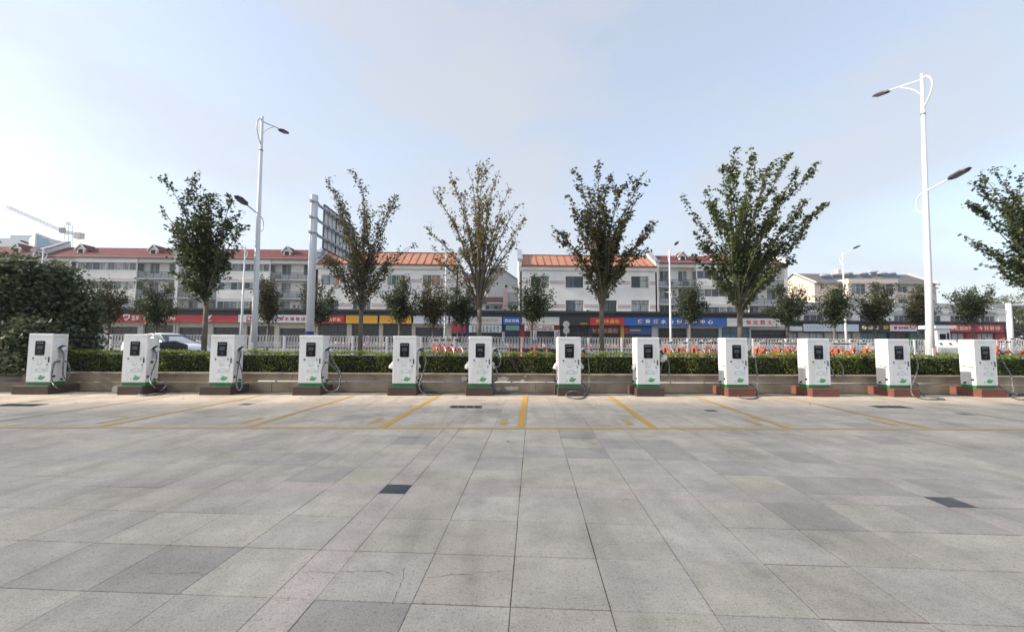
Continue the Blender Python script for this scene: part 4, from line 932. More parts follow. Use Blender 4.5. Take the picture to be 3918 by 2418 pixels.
loft([(-2.28,sec(.72,.42,.70,.92)),(-2.15,sec(.84,.26,.75,1.0)),(-1.5,sec(.90,.22,.78,1.02)),(0,sec(.91,.22,.80,.98)),(1.0,sec(.90,.22,.78,.97)),(1.7,sec(.88,.24,.70,.88)),(2.15,sec(.80,.28,.60,.75)),(2.32,sec(.66,.34,.52,.62))]).build('body', m_car, car, True)
def cab(hw, zb, zt, top): return [(-hw,zb),(-top,zt),(-top*.5,zt+.03),(top*.5,zt+.03),(top,zt),(hw,zb)]
loft([(-1.75,cab(.80,.98,1.02,.72)),(-.95,cab(.84,.98,1.40,.60)),(-.2,cab(.84,.97,1.45,.62)),(.35,cab(.84,.97,1.38,.60)),(1.15,cab(.80,.96,1.0,.70))]).build('cabin', m_car, car, True)
MB().add([(1.13,-.72,1.015),(1.13,.72,1.015),(.40,.58,1.395),(.40,-.58,1.395)], [(0,1,2,3)]).build('windscreen', m_glass, car)
MB().add([(-1.70,-.70,1.06),(-1.70,.70,1.06),(-1.0,.58,1.40),(-1.0,-.58,1.40)], [(3,2,1,0)]).build('rear_window', m_glass, car)
for s in (-1, 1):
    for a, b, c, d in ((.95,.08,.30,.05), (.02,-.02,-.75,-.02), (-.80,-.86,-1.4,-.1)): pass
    MB().add([(.92,s*.825,1.02),(-.05,s*.852,1.02),(-.05,s*.66,1.40),(.38,s*.645,1.36)], [(0,1,2,3)]).build('side_window', m_glass, car)
    MB().add([(-.12,s*.852,1.02),(-1.25,s*.84,1.02),(-.92,s*.64,1.37),(-.12,s*.66,1.40)], [(0,1,2,3)]).build('side_window', m_glass, car)
    MB().cham(.75,.93,s*.97-.08,s*.97+.08,1.0,1.12,.02).build('wing_mirror', m_car, car)
    MB().prism([(2.02,.62),(2.24,.58),(2.26,.66),(1.85,.76),(1.83,.70)], 'y', s*.70-.09, s*.70+.09).build('headlight', mat('headlight_glass', (.55,.58,.6), .1, .3, var=.2, scale=20), car)
    for x in (-1.38, 1.42):
        w = MB().cyl((x,s*.74,.32),(x,s*.925,.32), .32, n=20).build('wheel', m_tyre, car); MB().cyl((x,s*.92,.32),(x,s*.935,.32), .21, n=14).build('hubcap', m_chrome, w)
MB().prism([(2.26,.40),(2.335,.44),(2.325,.58),(2.22,.60)], 'y', -.45, .45).build('grille', m_black, car)
car.scale = (.93, .96, .96)
p = atY(628, 1340, 18.4)
sc = thing('covered_scooter', (p.x, 18.4, ZC), R(200), 'black covered scooter standing in front of the white car', 'scooter')
for y in (-.55, .55): MB().torus((y, 0, .25), .2, .05, 'y', 16, 6).build('wheel', m_tyre, sc)
loft([(-.8,[(-.1,.45),(-.16,.6),(-.10,.75),(.10,.75),(.16,.6),(.1,.45)]),(-.35,[(-.2,.3),(-.27,.6),(-.17,.92),(.17,.92),(.27,.6),(.2,.3)]),(.15,[(-.2,.3),(-.27,.55),(-.14,.86),(.14,.86),(.27,.55),(.2,.3)]),(.45,[(-.2,.3),(-.28,.6),(-.20,1.0),(.20,1.0),(.28,.6),(.2,.3)]),(.66,[(-.1,.4),(-.17,.6),(-.1,.95),(.1,.95),(.17,.6),(.1,.4)])]).build('cover', mat('black_cover', (.018,.018,.02), .5, var=.3, scale=8, bump=.6, bscale=12), sc, True)
MB().tube(smooth([Vector(q) for q in ((.40,-.36,1.05),(.46,-.15,1.04),(.46,.15,1.04),(.40,.36,1.05))], 3), .018, 6).build('handlebar', m_black, sc)
for s in (-1, 1): MB().tube([(.45,s*.22,1.04),(.50,s*.30,1.22)], .007, 4).build('mirror_stalk', m_black, sc); MB().sphere((.50,s*.31,1.25), .02, .06, .045).build('mirror', m_black, sc)
# ------------------------------------------------------------------ street front: houses, shops, signs
FB = 63.0
m_wall = mat('white_render', (0.80, 0.78, 0.74), 0.85, var=0.10, scale=0.5, bump=0.1, bscale=8)
m_wall2 = mat('grey_render', (0.44, 0.45, 0.46), 0.85, var=0.12, scale=0.5)
m_beige = mat('beige_render', (0.50, 0.46, 0.38), 0.85, var=0.12, scale=0.7)
m_cream = mat('cream_render', (0.68, 0.57, 0.47), 0.85, var=0.08, scale=0.5)
m_cream2 = mat('pale_cream_trim', (0.70, 0.62, 0.53), 0.85, var=0.06, scale=0.5)
m_pink = mat('pink_band', (0.50, 0.36, 0.36), 0.8, var=0.08)
m_navy = mat('dark_canopy', (0.028, 0.032, 0.042), 0.6, var=0.2)
m_frame = mat('window_frame_white', (0.60, 0.61, 0.61), 0.5, var=0.05); m_framed = mat('window_frame_dark', (0.035, 0.045, 0.055), 0.45, var=0.1)
m_rail = mat('balcony_rail', (0.095, 0.115, 0.13), 0.5, var=0.15); m_stone = mat('rough_stone', (0.46, 0.42, 0.35), 0.9, scale=3, dark=(.28,.25,.20), bump=.6, bscale=6)
m_shut = mat('roller_shutter', (0.40, 0.41, 0.42), 0.5, var=0.1); m_dark = mat('shop_interior', (0.018, 0.019, 0.022), 0.7, var=0.5, scale=1.5)
m_shopg = mat('shop_glass', (0.022, 0.026, 0.031), 0.3, var=0.5, scale=0.8); m_blueg = mat('blue_poster_glass', (0.05, 0.13, 0.18), 0.3, var=0.4, scale=1.2)
m_pipe = mat('solar_tank', (0.55, 0.56, 0.57), 0.35, 0.4, var=.1); m_solar = mat('solar_tubes', (0.03, 0.04, 0.07), 0.25, var=.3, scale=6)
m_ac = mat('air_conditioner', (0.60, 0.60, 0.57), 0.5, var=0.08)
def pane_mat():
    m = bpy.data.materials.new('window_pane'); m.use_nodes = True; n, l = m.node_tree.nodes, m.node_tree.links
    b = n['Principled BSDF']; b.inputs['Roughness'].default_value = 0.15; b.inputs['Specular IOR Level'].default_value = 0.3; oi = n.new('ShaderNodeObjectInfo')
    t = n.new('ShaderNodeTexCoord'); w = n.new('ShaderNodeTexNoise'); w.inputs['Scale'].default_value = 2.2; w.inputs['Detail'].default_value = 3
    mp_ = n.new('ShaderNodeMapping'); mp_.inputs['Scale'].default_value = (3.5, 1, .35); l.new(t.outputs['Object'], mp_.inputs[0]); l.new(mp_.outputs[0], w.inputs['Vector'])
    r = n.new('ShaderNodeMapRange'); r.inputs[1].default_value = .35; r.inputs[2].default_value = .68; r.inputs[3].default_value = .55; r.inputs[4].default_value = 1.5; l.new(w.outputs['Fac'], r.inputs[0])
    s = n.new('ShaderNodeVectorMath'); s.operation = 'SCALE'; l.new(oi.outputs['Color'], s.inputs[0]); l.new(r.outputs[0], s.inputs[3]); l.new(s.outputs[0], b.inputs['Base Color']); return m
m_pane = pane_mat()
def tile_mat(name, col, wscale):
    m = mat(name, col, 0.8, var=0.22, scale=1.2); n, l = m.node_tree.nodes, m.node_tree.links; b = n['Principled BSDF']
    t = n.new('ShaderNodeTexCoord'); w = n.new('ShaderNodeTexWave'); w.inputs['Scale'].default_value = wscale; w.inputs['Distortion'].default_value = .3; l.new(t.outputs['Object'], w.inputs['Vector'])
    bu = n.new('ShaderNodeBump'); bu.inputs['Strength'].default_value = .7; bu.inputs['Distance'].default_value = .05; l.new(w.outputs['Fac'], bu.inputs['Height']); l.new(bu.outputs[0], b.inputs['Normal']); return m
m_rtile = tile_mat('red_roof_tile', (0.145, 0.030, 0.032), 1.6); m_osheet = mat('orange_roof_sheet', (0.50, 0.24, 0.155), 0.65, scale=0.9, dark=(.40,.17,.10)); m_oseam = mat('roof_seam_rust', (0.22, 0.085, 0.05), 0.75, var=.2)
m_gtile = tile_mat('grey_roof_tile', (0.13, 0.135, 0.14), 1.6); m_coping = mat('grey_coping', (0.30, 0.33, 0.38), 0.8, var=0.2, scale=1.5)
PANES = [(.10,.125,.13),(.14,.165,.165),(.07,.085,.095),(.20,.22,.215),(.12,.14,.15),(.055,.065,.07),(.16,.19,.20)]
def fx(px, py=1120, Y=FB): return atY(px, py, Y).x
def fz(py, px=1959, Y=FB): return atY(px, py, Y).z
def holed_wall(x0, x1, z0, z1, holes, y, depth, rev=.16):
    """front wall at y with openings cut through it and their reveals"""
    q = MB(); xs = sorted({x0, x1, *[h[0] for h in holes], *[h[1] for h in holes]}); zs = sorted({z0, z1, *[h[2] for h in holes], *[h[3] for h in holes]})
    for i in range(len(xs)-1):
        for j in range(len(zs)-1):
            cx, cz = (xs[i]+xs[i+1])/2, (zs[j]+zs[j+1])/2
            if any(h[0] < cx < h[1] and h[2] < cz < h[3] for h in holes): continue
            q.add([(xs[i],y,zs[j]),(xs[i+1],y,zs[j]),(xs[i+1],y,zs[j+1]),(xs[i],y,zs[j+1])], [(0,1,2,3)])
    for a, b, c, d in holes:
        q.add([(a,y,c),(b,y,c),(b,y,d),(a,y,d),(a,y+rev,c),(b,y+rev,c),(b,y+rev,d),(a,y+rev,d)], [(0,1,5,4),(1,2,6,5),(2,3,7,6),(3,0,4,7)])
    q.add([(x0,y,z0),(x1,y,z0),(x1,y,z1),(x0,y,z1),(x0,y+depth,z0),(x1,y+depth,z0),(x1,y+depth,z1),(x0,y+depth,z1)], [(1,5,6,2),(4,0,3,7),(5,4,7,6),(3,2,6,7)])
    return q
wr = random.Random(17)
def window(par, x0, x1, z0, z1, y, n, dark=False, transom=False, sill=True, cur=0.25):
    """a window set into an opening: frame > pane; n panes across"""
    w = (x1-x0); mf = m_framed if dark else m_frame; f = MB(); b = .055
    f.box(x0,x1,y+.10,y+.15,z0,z0+b); f.box(x0,x1,y+.10,y+.15,z1-b,z1); f.box(x0,x0+b,y+.10,y+.15,z0+b,z1-b); f.box(x1-b,x1,y+.10,y+.15,z0+b,z1-b)
    for i in range(1, n): xm = x0 + w*i/n; f.box(xm-b/2,xm+b/2,y+.105,y+.148,z0+b,z1-b)
    if transom: zt_ = z0 + (z1-z0)*.66; f.box(x0+b,x1-b,y+.107,y+.146,zt_-.03,zt_+.03)
    fr = f.build('window', mf, par)
    for i in range(n):
        a, c = x0 + w*i/n, x0 + w*(i+1)/n; p = MB().box(a,c,y+.152,y+.158,z0,z1).build('pane', m_pane, fr)
        q = wr.random(); col = wr.choice(PANES)
        if q < cur: col = wr.choice([(.34,.36,.35),(.28,.30,.29),(.40,.40,.38),(.24,.28,.24)])
        if dark and q > .25: col = wr.choice([(.06,.075,.09),(.08,.10,.115),(.045,.055,.065),(.10,.12,.135)])
        p.color = (*col, 1)
    if sill: MB().box(x0-.12,x1+.12,y-.07,y+.10,z0-.14,z0-.02).build('sill', m_wall, fr)
    return fr
def gable(par, x, y0, y1, z0, ze, zr, w=.48):
    """raised end wall that follows the roof slope, with a grey coping and upturned front end"""
    yr = y1; prof = [(y0,z0),(yr,z0),(yr,zr+.75),(lerp(y0,yr,.75),lerp(ze,zr,.75)+.72),(lerp(y0,yr,.4),lerp(ze,zr,.36)+.74),(y0+.3,ze+.85),(y0-.35,ze+.75),(y0-.35,ze-.2),(y0-.1,ze-.7),(y0,ze-.9)]
    MB().prism(prof, 'x', x-w/2, x+w/2).build('gable_wall', m_wall, par)
    cp = [(y0-.55,ze+.70),(y0-.50,ze+.98),(y0+.3,ze+1.08),(lerp(y0,yr,.4),lerp(ze,zr,.36)+.97),(lerp(y0,yr,.75),lerp(ze,zr,.75)+.96),(yr+.1,zr+1.0)]
    lo = [(a, b-.22) for a, b in cp]; MB().prism(cp + lo[::-1], 'x', x-w/2-.16, x+w/2+.16).build('coping', m_coping, par)
def roof(par, x0, x1, ye, yr, ze, zr, m, dep=None, th=.18):
    d = (yr-ye); MB().prism([(ye-.35,ze-.10),(yr,zr),(yr+d+.3,ze-.05),(yr+d+.3,ze-.2),(yr,zr-th),(ye-.35,ze-.10-th)], 'x', x0, x1).build('roof', m, par)
def dormer(par, px, ye, yr, ze, zr, k=.34, w=1.25):
    y = lerp(ye, yr, k); z = lerp(ze, zr, k); x = atY(px, 980, y).x; h = .62
    d = MB().box(x-w*.42,x+w*.42,y,y+1.6,z-.1,z+h); d.prism([(x-w*.42,z+h),(x+w*.42,z+h),(x,z+h+.5)], 'y', y, y+1.6); d = d.build('dormer', m_wall, par)
    MB().box(x-w*.27,x+w*.27,y-.02,y-.004,z+.02,z+h).build('opening', m_dark, d)
    for s in (-1, 1): MB().add([(x,y-.18,z+h+.66),(x+s*w*.68,y-.18,z+h-.22),(x+s*w*.68,y-.18,z+h-.02),(x,y-.18,z+h+.88),(x,y-.04,z+h+.66),(x+s*w*.68,y-.04,z+h-.22),(x+s*w*.68,y-.04,z+h-.02),(x,y-.04,z+h+.88)], [(0,1,2,3),(7,6,5,4),(0,4,5,1),(1,5,6,2),(2,6,7,3),(3,7,4,0)]).build('bargeboard', m_wall, d)
    for s in (-1, 1): MB().add([(x,y-.04,z+h+.84),(x+s*w*.66,y-.04,z+h-.04),(x+s*w*.66,y+1.4,z+h-.04),(x,y+2.2,z+h+.84),(x,y-.04,z+h+.74),(x+s*w*.66,y-.04,z+h-.14),(x+s*w*.66,y+1.4,z+h-.14),(x,y+2.2,z+h+.74)], [(0,1,2,3),(7,6,5,4),(0,4,5,1),(1,5,6,2),(2,6,7,3),(3,7,4,0)]).build('dormer_roof', m_rtile, d)
def aircon(par, x, y, z):
    a = MB().cham(x-.42,x+.42,y-.38,y-.04,z,z+.58,.02).build('air_conditioner', m_ac, par); MB().cyl((x-.1,y-.395,z+.29),(x-.1,y-.379,z+.29),.2,n=14).build('fan_grille', m_dgrey, a)
    MB().box(x-.4,x+.4,y-.4,y,z-.06,z-.02).build('bracket', m_dgrey, a)
Z1 = fz(1197, 1959)                                   # top of the shop storey
def flats(px0, px1, bays, ze, zr, label, gl=True, gr=True, dorm=(), cat='building', win=None, acs=()):
    x0, x1 = fx(px0), fx(px1); t = thing('apartment_building', ((x0+x1)/2, FB, ZB), 0, label, cat, 'houses along the far side of the street'); ox, oz = (x0+x1)/2, ZB
    par = t
    zw = [(6.2,7.45),(9.1,10.3),(11.95,13.15)] if win is None else win
    dep = 8.5
    for kind, a, b, nw in bays:
        xa, xb = fx(a), fx(b)
        if kind == 'bay':
            hs = [(xa+.12, xb-.12, z0, z1) for z0, z1 in zw]; holed_wall(xa, xb, Z1, ze-.02, hs, FB, dep).build('bay_wall', m_wall, par)
            for h in hs: window(par, *h, FB, nw, sill=False, cur=.35)
            for z0, z1 in zw:
                MB().box(xa-.03,xb+.03,FB-.03,FB-.002,z1+.30,z1+.36).build('pink_band', m_pink, par)
                for s, xx in ((-1, xa), (1, xb)): 
                    f = MB().box(min(xx, xx+s*.02),max(xx, xx+s*.02),FB+.12,FB+1.15,z0,z1).build('return_window', m_pane, par); f.color = (.11,.135,.14,1)
            MB().box(xa-.06,xb+.06,FB-.08,FB+1.2,ze-.9,ze-.05).build('parapet', m_wall, par)
        else:
            yb = FB + 1.3; ws = []
            L = xb - xa; n_ = nw
            for i in range(n_): c = xa + L*(i+.5)/n_; ws.append((c-.72, c+.72))
            hs = [(p, q, z0-.25, z1+.15) for z0, z1 in zw for p, q in ws]; holed_wall(xa+.003, xb-.003, Z1, ze-.03, hs, yb, dep-1.3).build('recess_wall', m_wall, par)
            for h in hs: window(par, *h, yb, 2, sill=False)
            MB().box(xa+.01,xb-.01,FB+.1,yb+.1,ze-.75,ze-.12).build('eaves_beam', m_wall, par)
            for z0, z1 in zw[1:]:
                MB().box(xa+.01,xb-.01,FB+.02,yb-.004,z0-1.35,z0-1.12).build('balcony_slab', m_wall2, par)
                r_ = MB()
                for k in range(4): r_.box(xa+.02,xb-.02,FB+.05,FB+.09,z0-1.02+k*.26,z0-.93+k*.26)
                for k in range(6): xx = lerp(xa+.06, xb-.06, k/5); r_.box(xx-.03,xx+.03,FB+.092,FB+.13,z0-1.12,z0-.14)
                r_.build('balcony_railing', m_rail, par)
                for k in range(2):
                    if wr.random() < .75: xx = wr.uniform(xa+.8, xb-.8); rz = z0-1.05; MB().cham(xx-.42,xx+.42,FB-.22,FB+.04,rz,rz+.62,.02).build('air_conditioner', m_rail, par)
    for i, (px, py) in enumerate(acs): aircon(par, fx(px, py), FB+1.3, fz(py, px))
    roof(par, x0+.05, x1-.05, FB+.1, FB+4.2, ze, zr, m_rtile)
    MB().box(x0,x1,FB-.12,FB+.6,ze-.08,ze+.06).build('gutter', m_wall2, par)
    for px in dorm: dormer(par, px, FB+.1, FB+4.2, ze, zr)
    if gl: gable(par, x0, FB, FB+4.2, Z1, ze, zr)
    if gr: gable(par, x1, FB, FB+4.2, Z1, ze, zr)
    return t, par
# parts are modelled in street coordinates and hung on the thing's base
_ol = link
def link(name, me, parent=None, loc=None, rotz=0.0):
    o = _ol(name, me, parent, loc, rotz)
    if parent is not None and me is not None and parent.name.split('.')[0] in ('apartment_building', 'office_building', 'shop_building', 'back_house', 'shop_sign', 'tower_crane') and parent.type == 'EMPTY':
        me.transform(Matrix.Translation(-parent.location)) if not me.get('_t') else None; me['_t'] = 1
        o.matrix_basis = Matrix.Identity(4)
    return o
_ob = MB.build
def _build(s, name, m, parent=None, smooth=False, loc=None):
    o = _ob(s, name, m, parent, smooth, loc)
    if parent is not None and parent.type == 'MESH' and parent.parent is not None and parent.data.get('_t'):
        o.data.transform(Matrix.Translation(-parent.parent.location)); o.data['_t'] = 1
    return o
MB.build = _build
MB.build.__globals__['link'] = link

zeA, zrA = fz(988, 1000), 16.2
A1, _ = flats(-330, 130, [('bay', -330, -180, 6), ('rec', -178, -30, 2), ('bay', -28, 40, 3), ('rec', 42, 130, 1)], zeA, zrA, 'red roofed flats at the far left edge, mostly hidden by the dark shrubs', gl=False, dorm=(60,))
A2, p2_ = flats(132, 672, [('rec', 134, 283, 2), ('bay', 285, 518, 8), ('rec', 520, 671, 2)], zeA, zrA, 'red roofed flats above the long red motorcycle shop sign', gl=False, dorm=(307, 585), acs=((640, 1163),))
A3, p3_ = flats(676, 1205, [('rec', 678, 826, 2), ('bay', 828, 1030, 8), ('rec', 1032, 1204, 2)], zeA, zrA, 'red roofed flats behind the left tall lamp post, ending at the gantry pole', gl=False, dorm=(800, 1097), acs=((1117, 1178), (690, 1105)))
B4, p4_ = flats(2516, 3010, [('rec', 2518, 2664, 2), ('bay', 2666, 2866, 7), ('rec', 2868, 3008, 2)], fz(1005, 2760), 15.9, 'red roofed four storey flats standing over the long blue sign', gl=False, dorm=(2612, 2735), win=[(5.95,7.2),(8.75,9.95),(11.5,12.75)], acs=((2584, 1178), (2588, 1205), (2940, 1195), (2590, 1122)))
def office(px0, px1, cols, rows, ze, zr, label, gl, gr, dark, acs=()):
    x0, x1 = fx(px0), fx(px1); t = thing('office_building', ((x0+x1)/2, FB, ZB), 0, label, 'building', 'houses along the far side of the street')
    hw = 34*FB/FPX; hs = []
    for c in cols:
        for p0, p1 in rows: hs.append((fx(c)-hw, fx(c)+hw, fz(p1, c), fz(p0, c)))
    holed_wall(x0, x1, Z1, ze-.02, hs, FB, 9).build('front_wall', m_wall, t)
    for h in hs: window(t, *h, FB, 2 if dark else 4, dark=dark, transom=dark, cur=.3)
    MB().box(x0+.1,x1-.1,FB-.22,FB-.004,ze-.75,ze-.04).build('cornice', m_wall, t); MB().box(x0+.1,x1-.1,FB-.26,FB-.222,ze-.76,ze-.68).build('cornice_lip', m_wall2, t)
    bz = [(h[2]+h[3])/2 - .25 for h in hs]; ed = sorted({round(h[0], 2) for h in hs} | {round(h[1], 2) for h in hs})
    for z in sorted({round(b, 1) for b in bz}):
        edges = [x0+.1] + ed + [x1-.1]
        for i in range(0, len(edges)-1, 2):
            for dz in (0, .28): MB().box(edges[i]+.14, edges[i+1]-.14, FB-.014, FB+.01, z+dz, z+dz+.09).build('pink_band', m_pink, t)
    ye, yr = FB-.1, FB+3.6; roof(t, x0+.1, x1-.1, ye, yr, ze+.05, zr, m_osheet)
    n_ = int((x1-x0)/1.12)
    for k in range(n_ + 1):
        x = x0+.3+k*1.12
        if x > x1-.3: break
        a, b = Vector((x, ye-.33, ze-.02)), Vector((x, yr, zr+.03)); MB().obox(a, b, .07, .09).build('roof_seam', m_oseam, t)
        if wr.random() < .45: 
            l_ = wr.uniform(.08,.3); MB().obox(a.lerp(b, .02)+Vector((.1,0,.055)), a.lerp(b, l_)+Vector((.1,0,.055)), .06, .012).build('rust_streak', mat('rust', (.13,.045,.03), .9), t)
    MB().box(x0+.1,x1-.1,yr-.12,yr+.12,zr-.02,zr+.10).build('ridge_cap', m_oseam, t); MB().box(x0+.1,x1-.1,ye-.44,ye-.34,ze-.16,ze-.02).build('gutter', m_oseam, t)
    if gl: gable(t, x0, FB, FB+3.6, Z1, ze, zr)
    if gr: gable(t, x1, FB, FB+3.6, Z1, ze, zr)
    for px, py in acs: aircon(t, fx(px, py), FB, fz(py, px))
    return t
B2 = office(1208, 1752, (1262, 1385, 1514, 1650), ((1052, 1092), (1147, 1184)), fz(1011, 1480), 15.75, 'three storey house with orange sheet roof behind the two yellow signs', True, True, False)
B3 = office(1990, 2514, (2066, 2198, 2326, 2449), ((1058, 1101), (1149, 1192)), fz(1018, 2250), 15.6, 'three storey house with orange sheet roof and dark windows above the black shop', True, True, True, acs=((2249, 1199),))
# orange curtain panels behind some panes of the left house
for px, py in ((1284, 1072), (1532, 1072), (1663, 1072), (1535, 1166), (1640, 1166)):
    x, z = fx(px), fz(py, px); MB().box(x-.22,x+.22,FB+.146,FB+.1515,z-.65,z+.55).build('orange_curtain', mat('orange_curtain', (.62,.20,.05), .7, var=.3, scale=4), B2)
# low link with brown roof between the two orange houses
LK = thing('shop_building', (fx(1870), FB, ZB), 0, 'low brown roofed building squeezed between the two orange roofed houses', 'building', 'houses along the far side of the street')
xa, xb = fx(1754), fx(1988)
m_brown = tile_mat('brown_roof_sheet', (0.10, 0.042, 0.04), 2.2)
hs = [(fx(1763), fx(1815), fz(1181), fz(1164)), (fx(1855), fx(1923), fz(1181), fz(1164)), (fx(1946), fx(1982), fz(1179), fz(1158))]
holed_wall(xa+.2, xb-.2, Z1, fz(1155), hs, FB+2.2, 6).build('upper_wall', m_wall, LK)
for h in hs: window(LK, *h, FB+2.2, 4 if h[1]-h[0] > 2 else 2, sill=False)
MB().prism([(FB-.1,Z1+.02),(FB-.1,Z1+.1),(FB+2.18,fz(1183)),(FB+2.18,Z1+.02)], 'x', xa+.25, fx(1978)).build('lower_roof', m_brown, LK)
MB().prism([(FB+1.5,fz(1157)),(FB+1.5,fz(1155)),(FB+5,fz(1131)+.3),(FB+5,fz(1157))], 'x', xa+.25, fx(1930)).build('upper_roof', m_brown, LK)
MB().box(fx(1862),fx(1926),FB+1.35,FB+1.49,fz(1158),fz(1155)).build('gutter', m_wall, LK)
MB().box(fx(1925),fx(1941),FB+1.0,FB+1.6,fz(1183),fz(1102)).build('chimney', mat('pink_render', (.52,.36,.35), .85, var=.1), LK)
MB().box(fx(1944),fx(1985),FB+2.0,FB+6,fz(1152),fz(1112)).build('stair_head', m_wall2, LK); MB().box(fx(1942),fx(1986),FB+1.9,FB+6.1,fz(1112)+.002,fz(1109)).build('stair_roof', m_wall, LK)
f = MB(); 
for a, b, c, d in ((1944,1947,1187,1203),(1967,1970,1187,1203),(1944,1970,1186,1189)): f.box(fx(a),fx(b),FB+.3,FB+.4,fz(d),fz(c))
f.build('frame_stand', m_frame, LK)
# house behind, gable towards the street, with solar water heaters
YB = 82.0
def solar(par, x, y, z, w=1.9):
    s = MB().add([(x-w/2,y,z),(x+w/2,y,z),(x+w/2,y+1.1,z+1.05),(x-w/2,y+1.1,z+1.05),(x-w/2,y+.06,z-.06),(x+w/2,y+.06,z-.06),(x+w/2,y+1.16,z+.99),(x-w/2,y+1.16,z+.99)], [(0,1,2,3),(7,6,5,4),(0,4,5,1),(1,5,6,2),(2,6,7,3),(3,7,4,0)]).build('solar_heater', m_solar, par)
    MB().cyl((x-w/2-.1,y+1.25,z+1.15),(x+w/2+.1,y+1.25,z+1.15),.24,n=10).build('tank', m_pipe, s, True); MB().box(x-w/2,x+w/2,y+1.2,y+1.3,z-.5,z+.95).build('stand', m_dgrey, s) if False else None
bh = thing('back_house', (fx(1900, 1100, YB), YB, ZB), 0, 'grey gabled house with red roof wing and solar heaters, seen through the gap', 'building')
gz = lambda py: fz(py, 1900, YB); gx = lambda px: fx(px, 1080, YB)
MB().prism([(gx(1866),ZB),(gx(2030),ZB),(gx(2030),gz(1090)),(gx(1979),gz(1068)),(gx(1945),gz(1046)),(gx(1915),gz(1024)),(gx(1890),gz(1036)),(gx(1866),gz(1045))], 'y', YB, YB+14).build('gable_wall', m_wall2, bh)
cp = [(gx(1862),gz(1044)),(gx(1890),gz(1034)),(gx(1915),gz(1021.5)),(gx(1946),gz(1044)),(gx(1979),gz(1066)),(gx(2032),gz(1088))]
MB().prism(cp + [(a, b-.22) for a, b in cp[::-1]], 'y', YB-.3, YB+14.2).build('roof', m_gtile, bh)
MB().box(gx(1690),gx(1865),YB+2,YB+12,ZB,gz(1073)).build('wing_wall', m_wall, bh)
MB().prism([(YB+1.5,gz(1073)),(YB+6.5,gz(1040)),(YB+12,gz(1073))], 'x', gx(1690), gx(1864.5)).build('wing_roof', m_rtile, bh)
MB().box(gx(1932),gx(1941),YB-.02,YB+.002,gz(1101),gz(1090)).build('small_window', m_dark, bh)
for px in (1770, 1803, 1828, 1880, 1900): solar(bh, gx(px), YB+3.5, gz(1052 if px < 1860 else 1032), 1.5)

# low shops and cream flats on the right
Y5 = 64.5
B5 = thing('shop_building', (fx(3400, 1200, Y5), Y5, ZB), 0, 'low two storey white shop terrace at the right with shallow arched windows', 'building', 'houses along the far side of the street')
g5 = lambda px: fx(px, 1200, Y5); z5 = lambda py, px=3400: fz(py, px, Y5)
hs = [(g5(a), g5(b), z5(1231), z5(1206)) for a, b in ((3075,3150),(3205,3260),(3290,3340),(3420,3480),(3548,3600),(3635,3692),(3752,3806))]
ztop = z5(1163)
holed_wall(g5(3014), g5(3842), z5(1237), ztop, hs, Y5, 9).build('front_wall', m_wall, B5)
for i, h in enumerate(hs):
    window(B5, *h, Y5, 3, sill=True)
    if i >= 3:
        cx, hw = (h[0]+h[1])/2, (h[1]-h[0])/2 + .35; ar = []
        for k in range(9): a = math.pi*k/8; ar.append((cx + hw*math.cos(a), h[3] + .08 + .55*math.sin(a)))
        q = MB(); 
        for k in range(8): q.obox((ar[k][0],Y5-.1,ar[k][1]), (ar[k+1][0],Y5-.1,ar[k+1][1]), .16, .18, (0,1,0))
        q.build('arch_moulding', m_wall2, B5)
MB().box(g5(3012),g5(3846),Y5-.3,Y5-.003,ztop-.5,ztop+.12).build('cornice', m_wall2, B5); MB().box(g5(3012),g5(3846),Y5-.18,Y5-.004,z5(1200)-.1,z5(1200)+.05).build('string_course', m_wall2, B5)
MB().box(g5(3815),g5(3842),Y5-.14,Y5-.006,z5(1236),ztop-.52).build('corner_pier', m_wall, B5)
aircon(B5, g5(3505), Y5, z5(1210))
Y6 = 86.0
B6 = thing('apartment_building', (fx(3350, 1100, Y6), Y6, ZB), 0, 'cream flats with grey roof and a row of solar heaters, lit end wall', 'building')
g6 = lambda px, Y=Y6: fx(px, 1100, Y); z6 = lambda py, px=3350, Y=Y6: fz(py, px, Y)
zc6 = z6(1085); YR6 = Y6 + 6
zr6 = fz(1050, 3350, YR6)
hs = [(g6(3140), g6(3155), z6(1108), z6(1090))] + [(g6(a), g6(b), z6(d), z6(c)) for a, b in ((3435,3472),(3510,3560)) for c, d in ((1094,1118),(1143,1168))]
holed_wall(g6(3116), g6(3580), ZB, zc6, hs, Y6, 12).build('main_wall', m_cream, B6)
for h in hs: window(B6, *h, Y6, 2 if h[1]-h[0] < 2.2 else 3, sill=True)
MB().prism([(Y6-.02,zc6),(Y6+12.02,zc6),(YR6,zr6-.25)], 'x', g6(3116)-.02, g6(3116)+.3).build('gable_end', m_cream, B6)
roof(B6, g6(3110), g6(3586), Y6-.3, YR6, zc6, zr6, m_gtile)
for a, b in ((3112, 3118), (3578, 3584)): MB().prism([(Y6-.75,zc6-.12),(YR6,zr6+.05),(YR6,zr6+.28),(Y6-.75,zc6+.12)], 'x', g6(a), g6(b)).build('verge', m_cream2, B6)
MB().box(g6(3580),g6(3600),Y6+1,Y6+9,ZB,z6(1100)).build('stair_tower', m_cream, B6); MB().prism([(Y6+.5,z6(1100)),(Y6+5,z6(1066)),(Y6+9.5,z6(1100))], 'x', g6(3579), g6(3606)).build('tower_roof', m_gtile, B6)
zb6 = fz(1072, 3330, Y6-1.5); Y7 = Y6-1.5; g7 = lambda px: fx(px, 1100, Y7); z7 = lambda py: fz(py, 3330, Y7)
hs = [(g7(a), g7(b), z7(d), z7(c)) for a, b in ((3258,3312),(3334,3420)) for c, d in ((1086,1128),(1142,1175))]
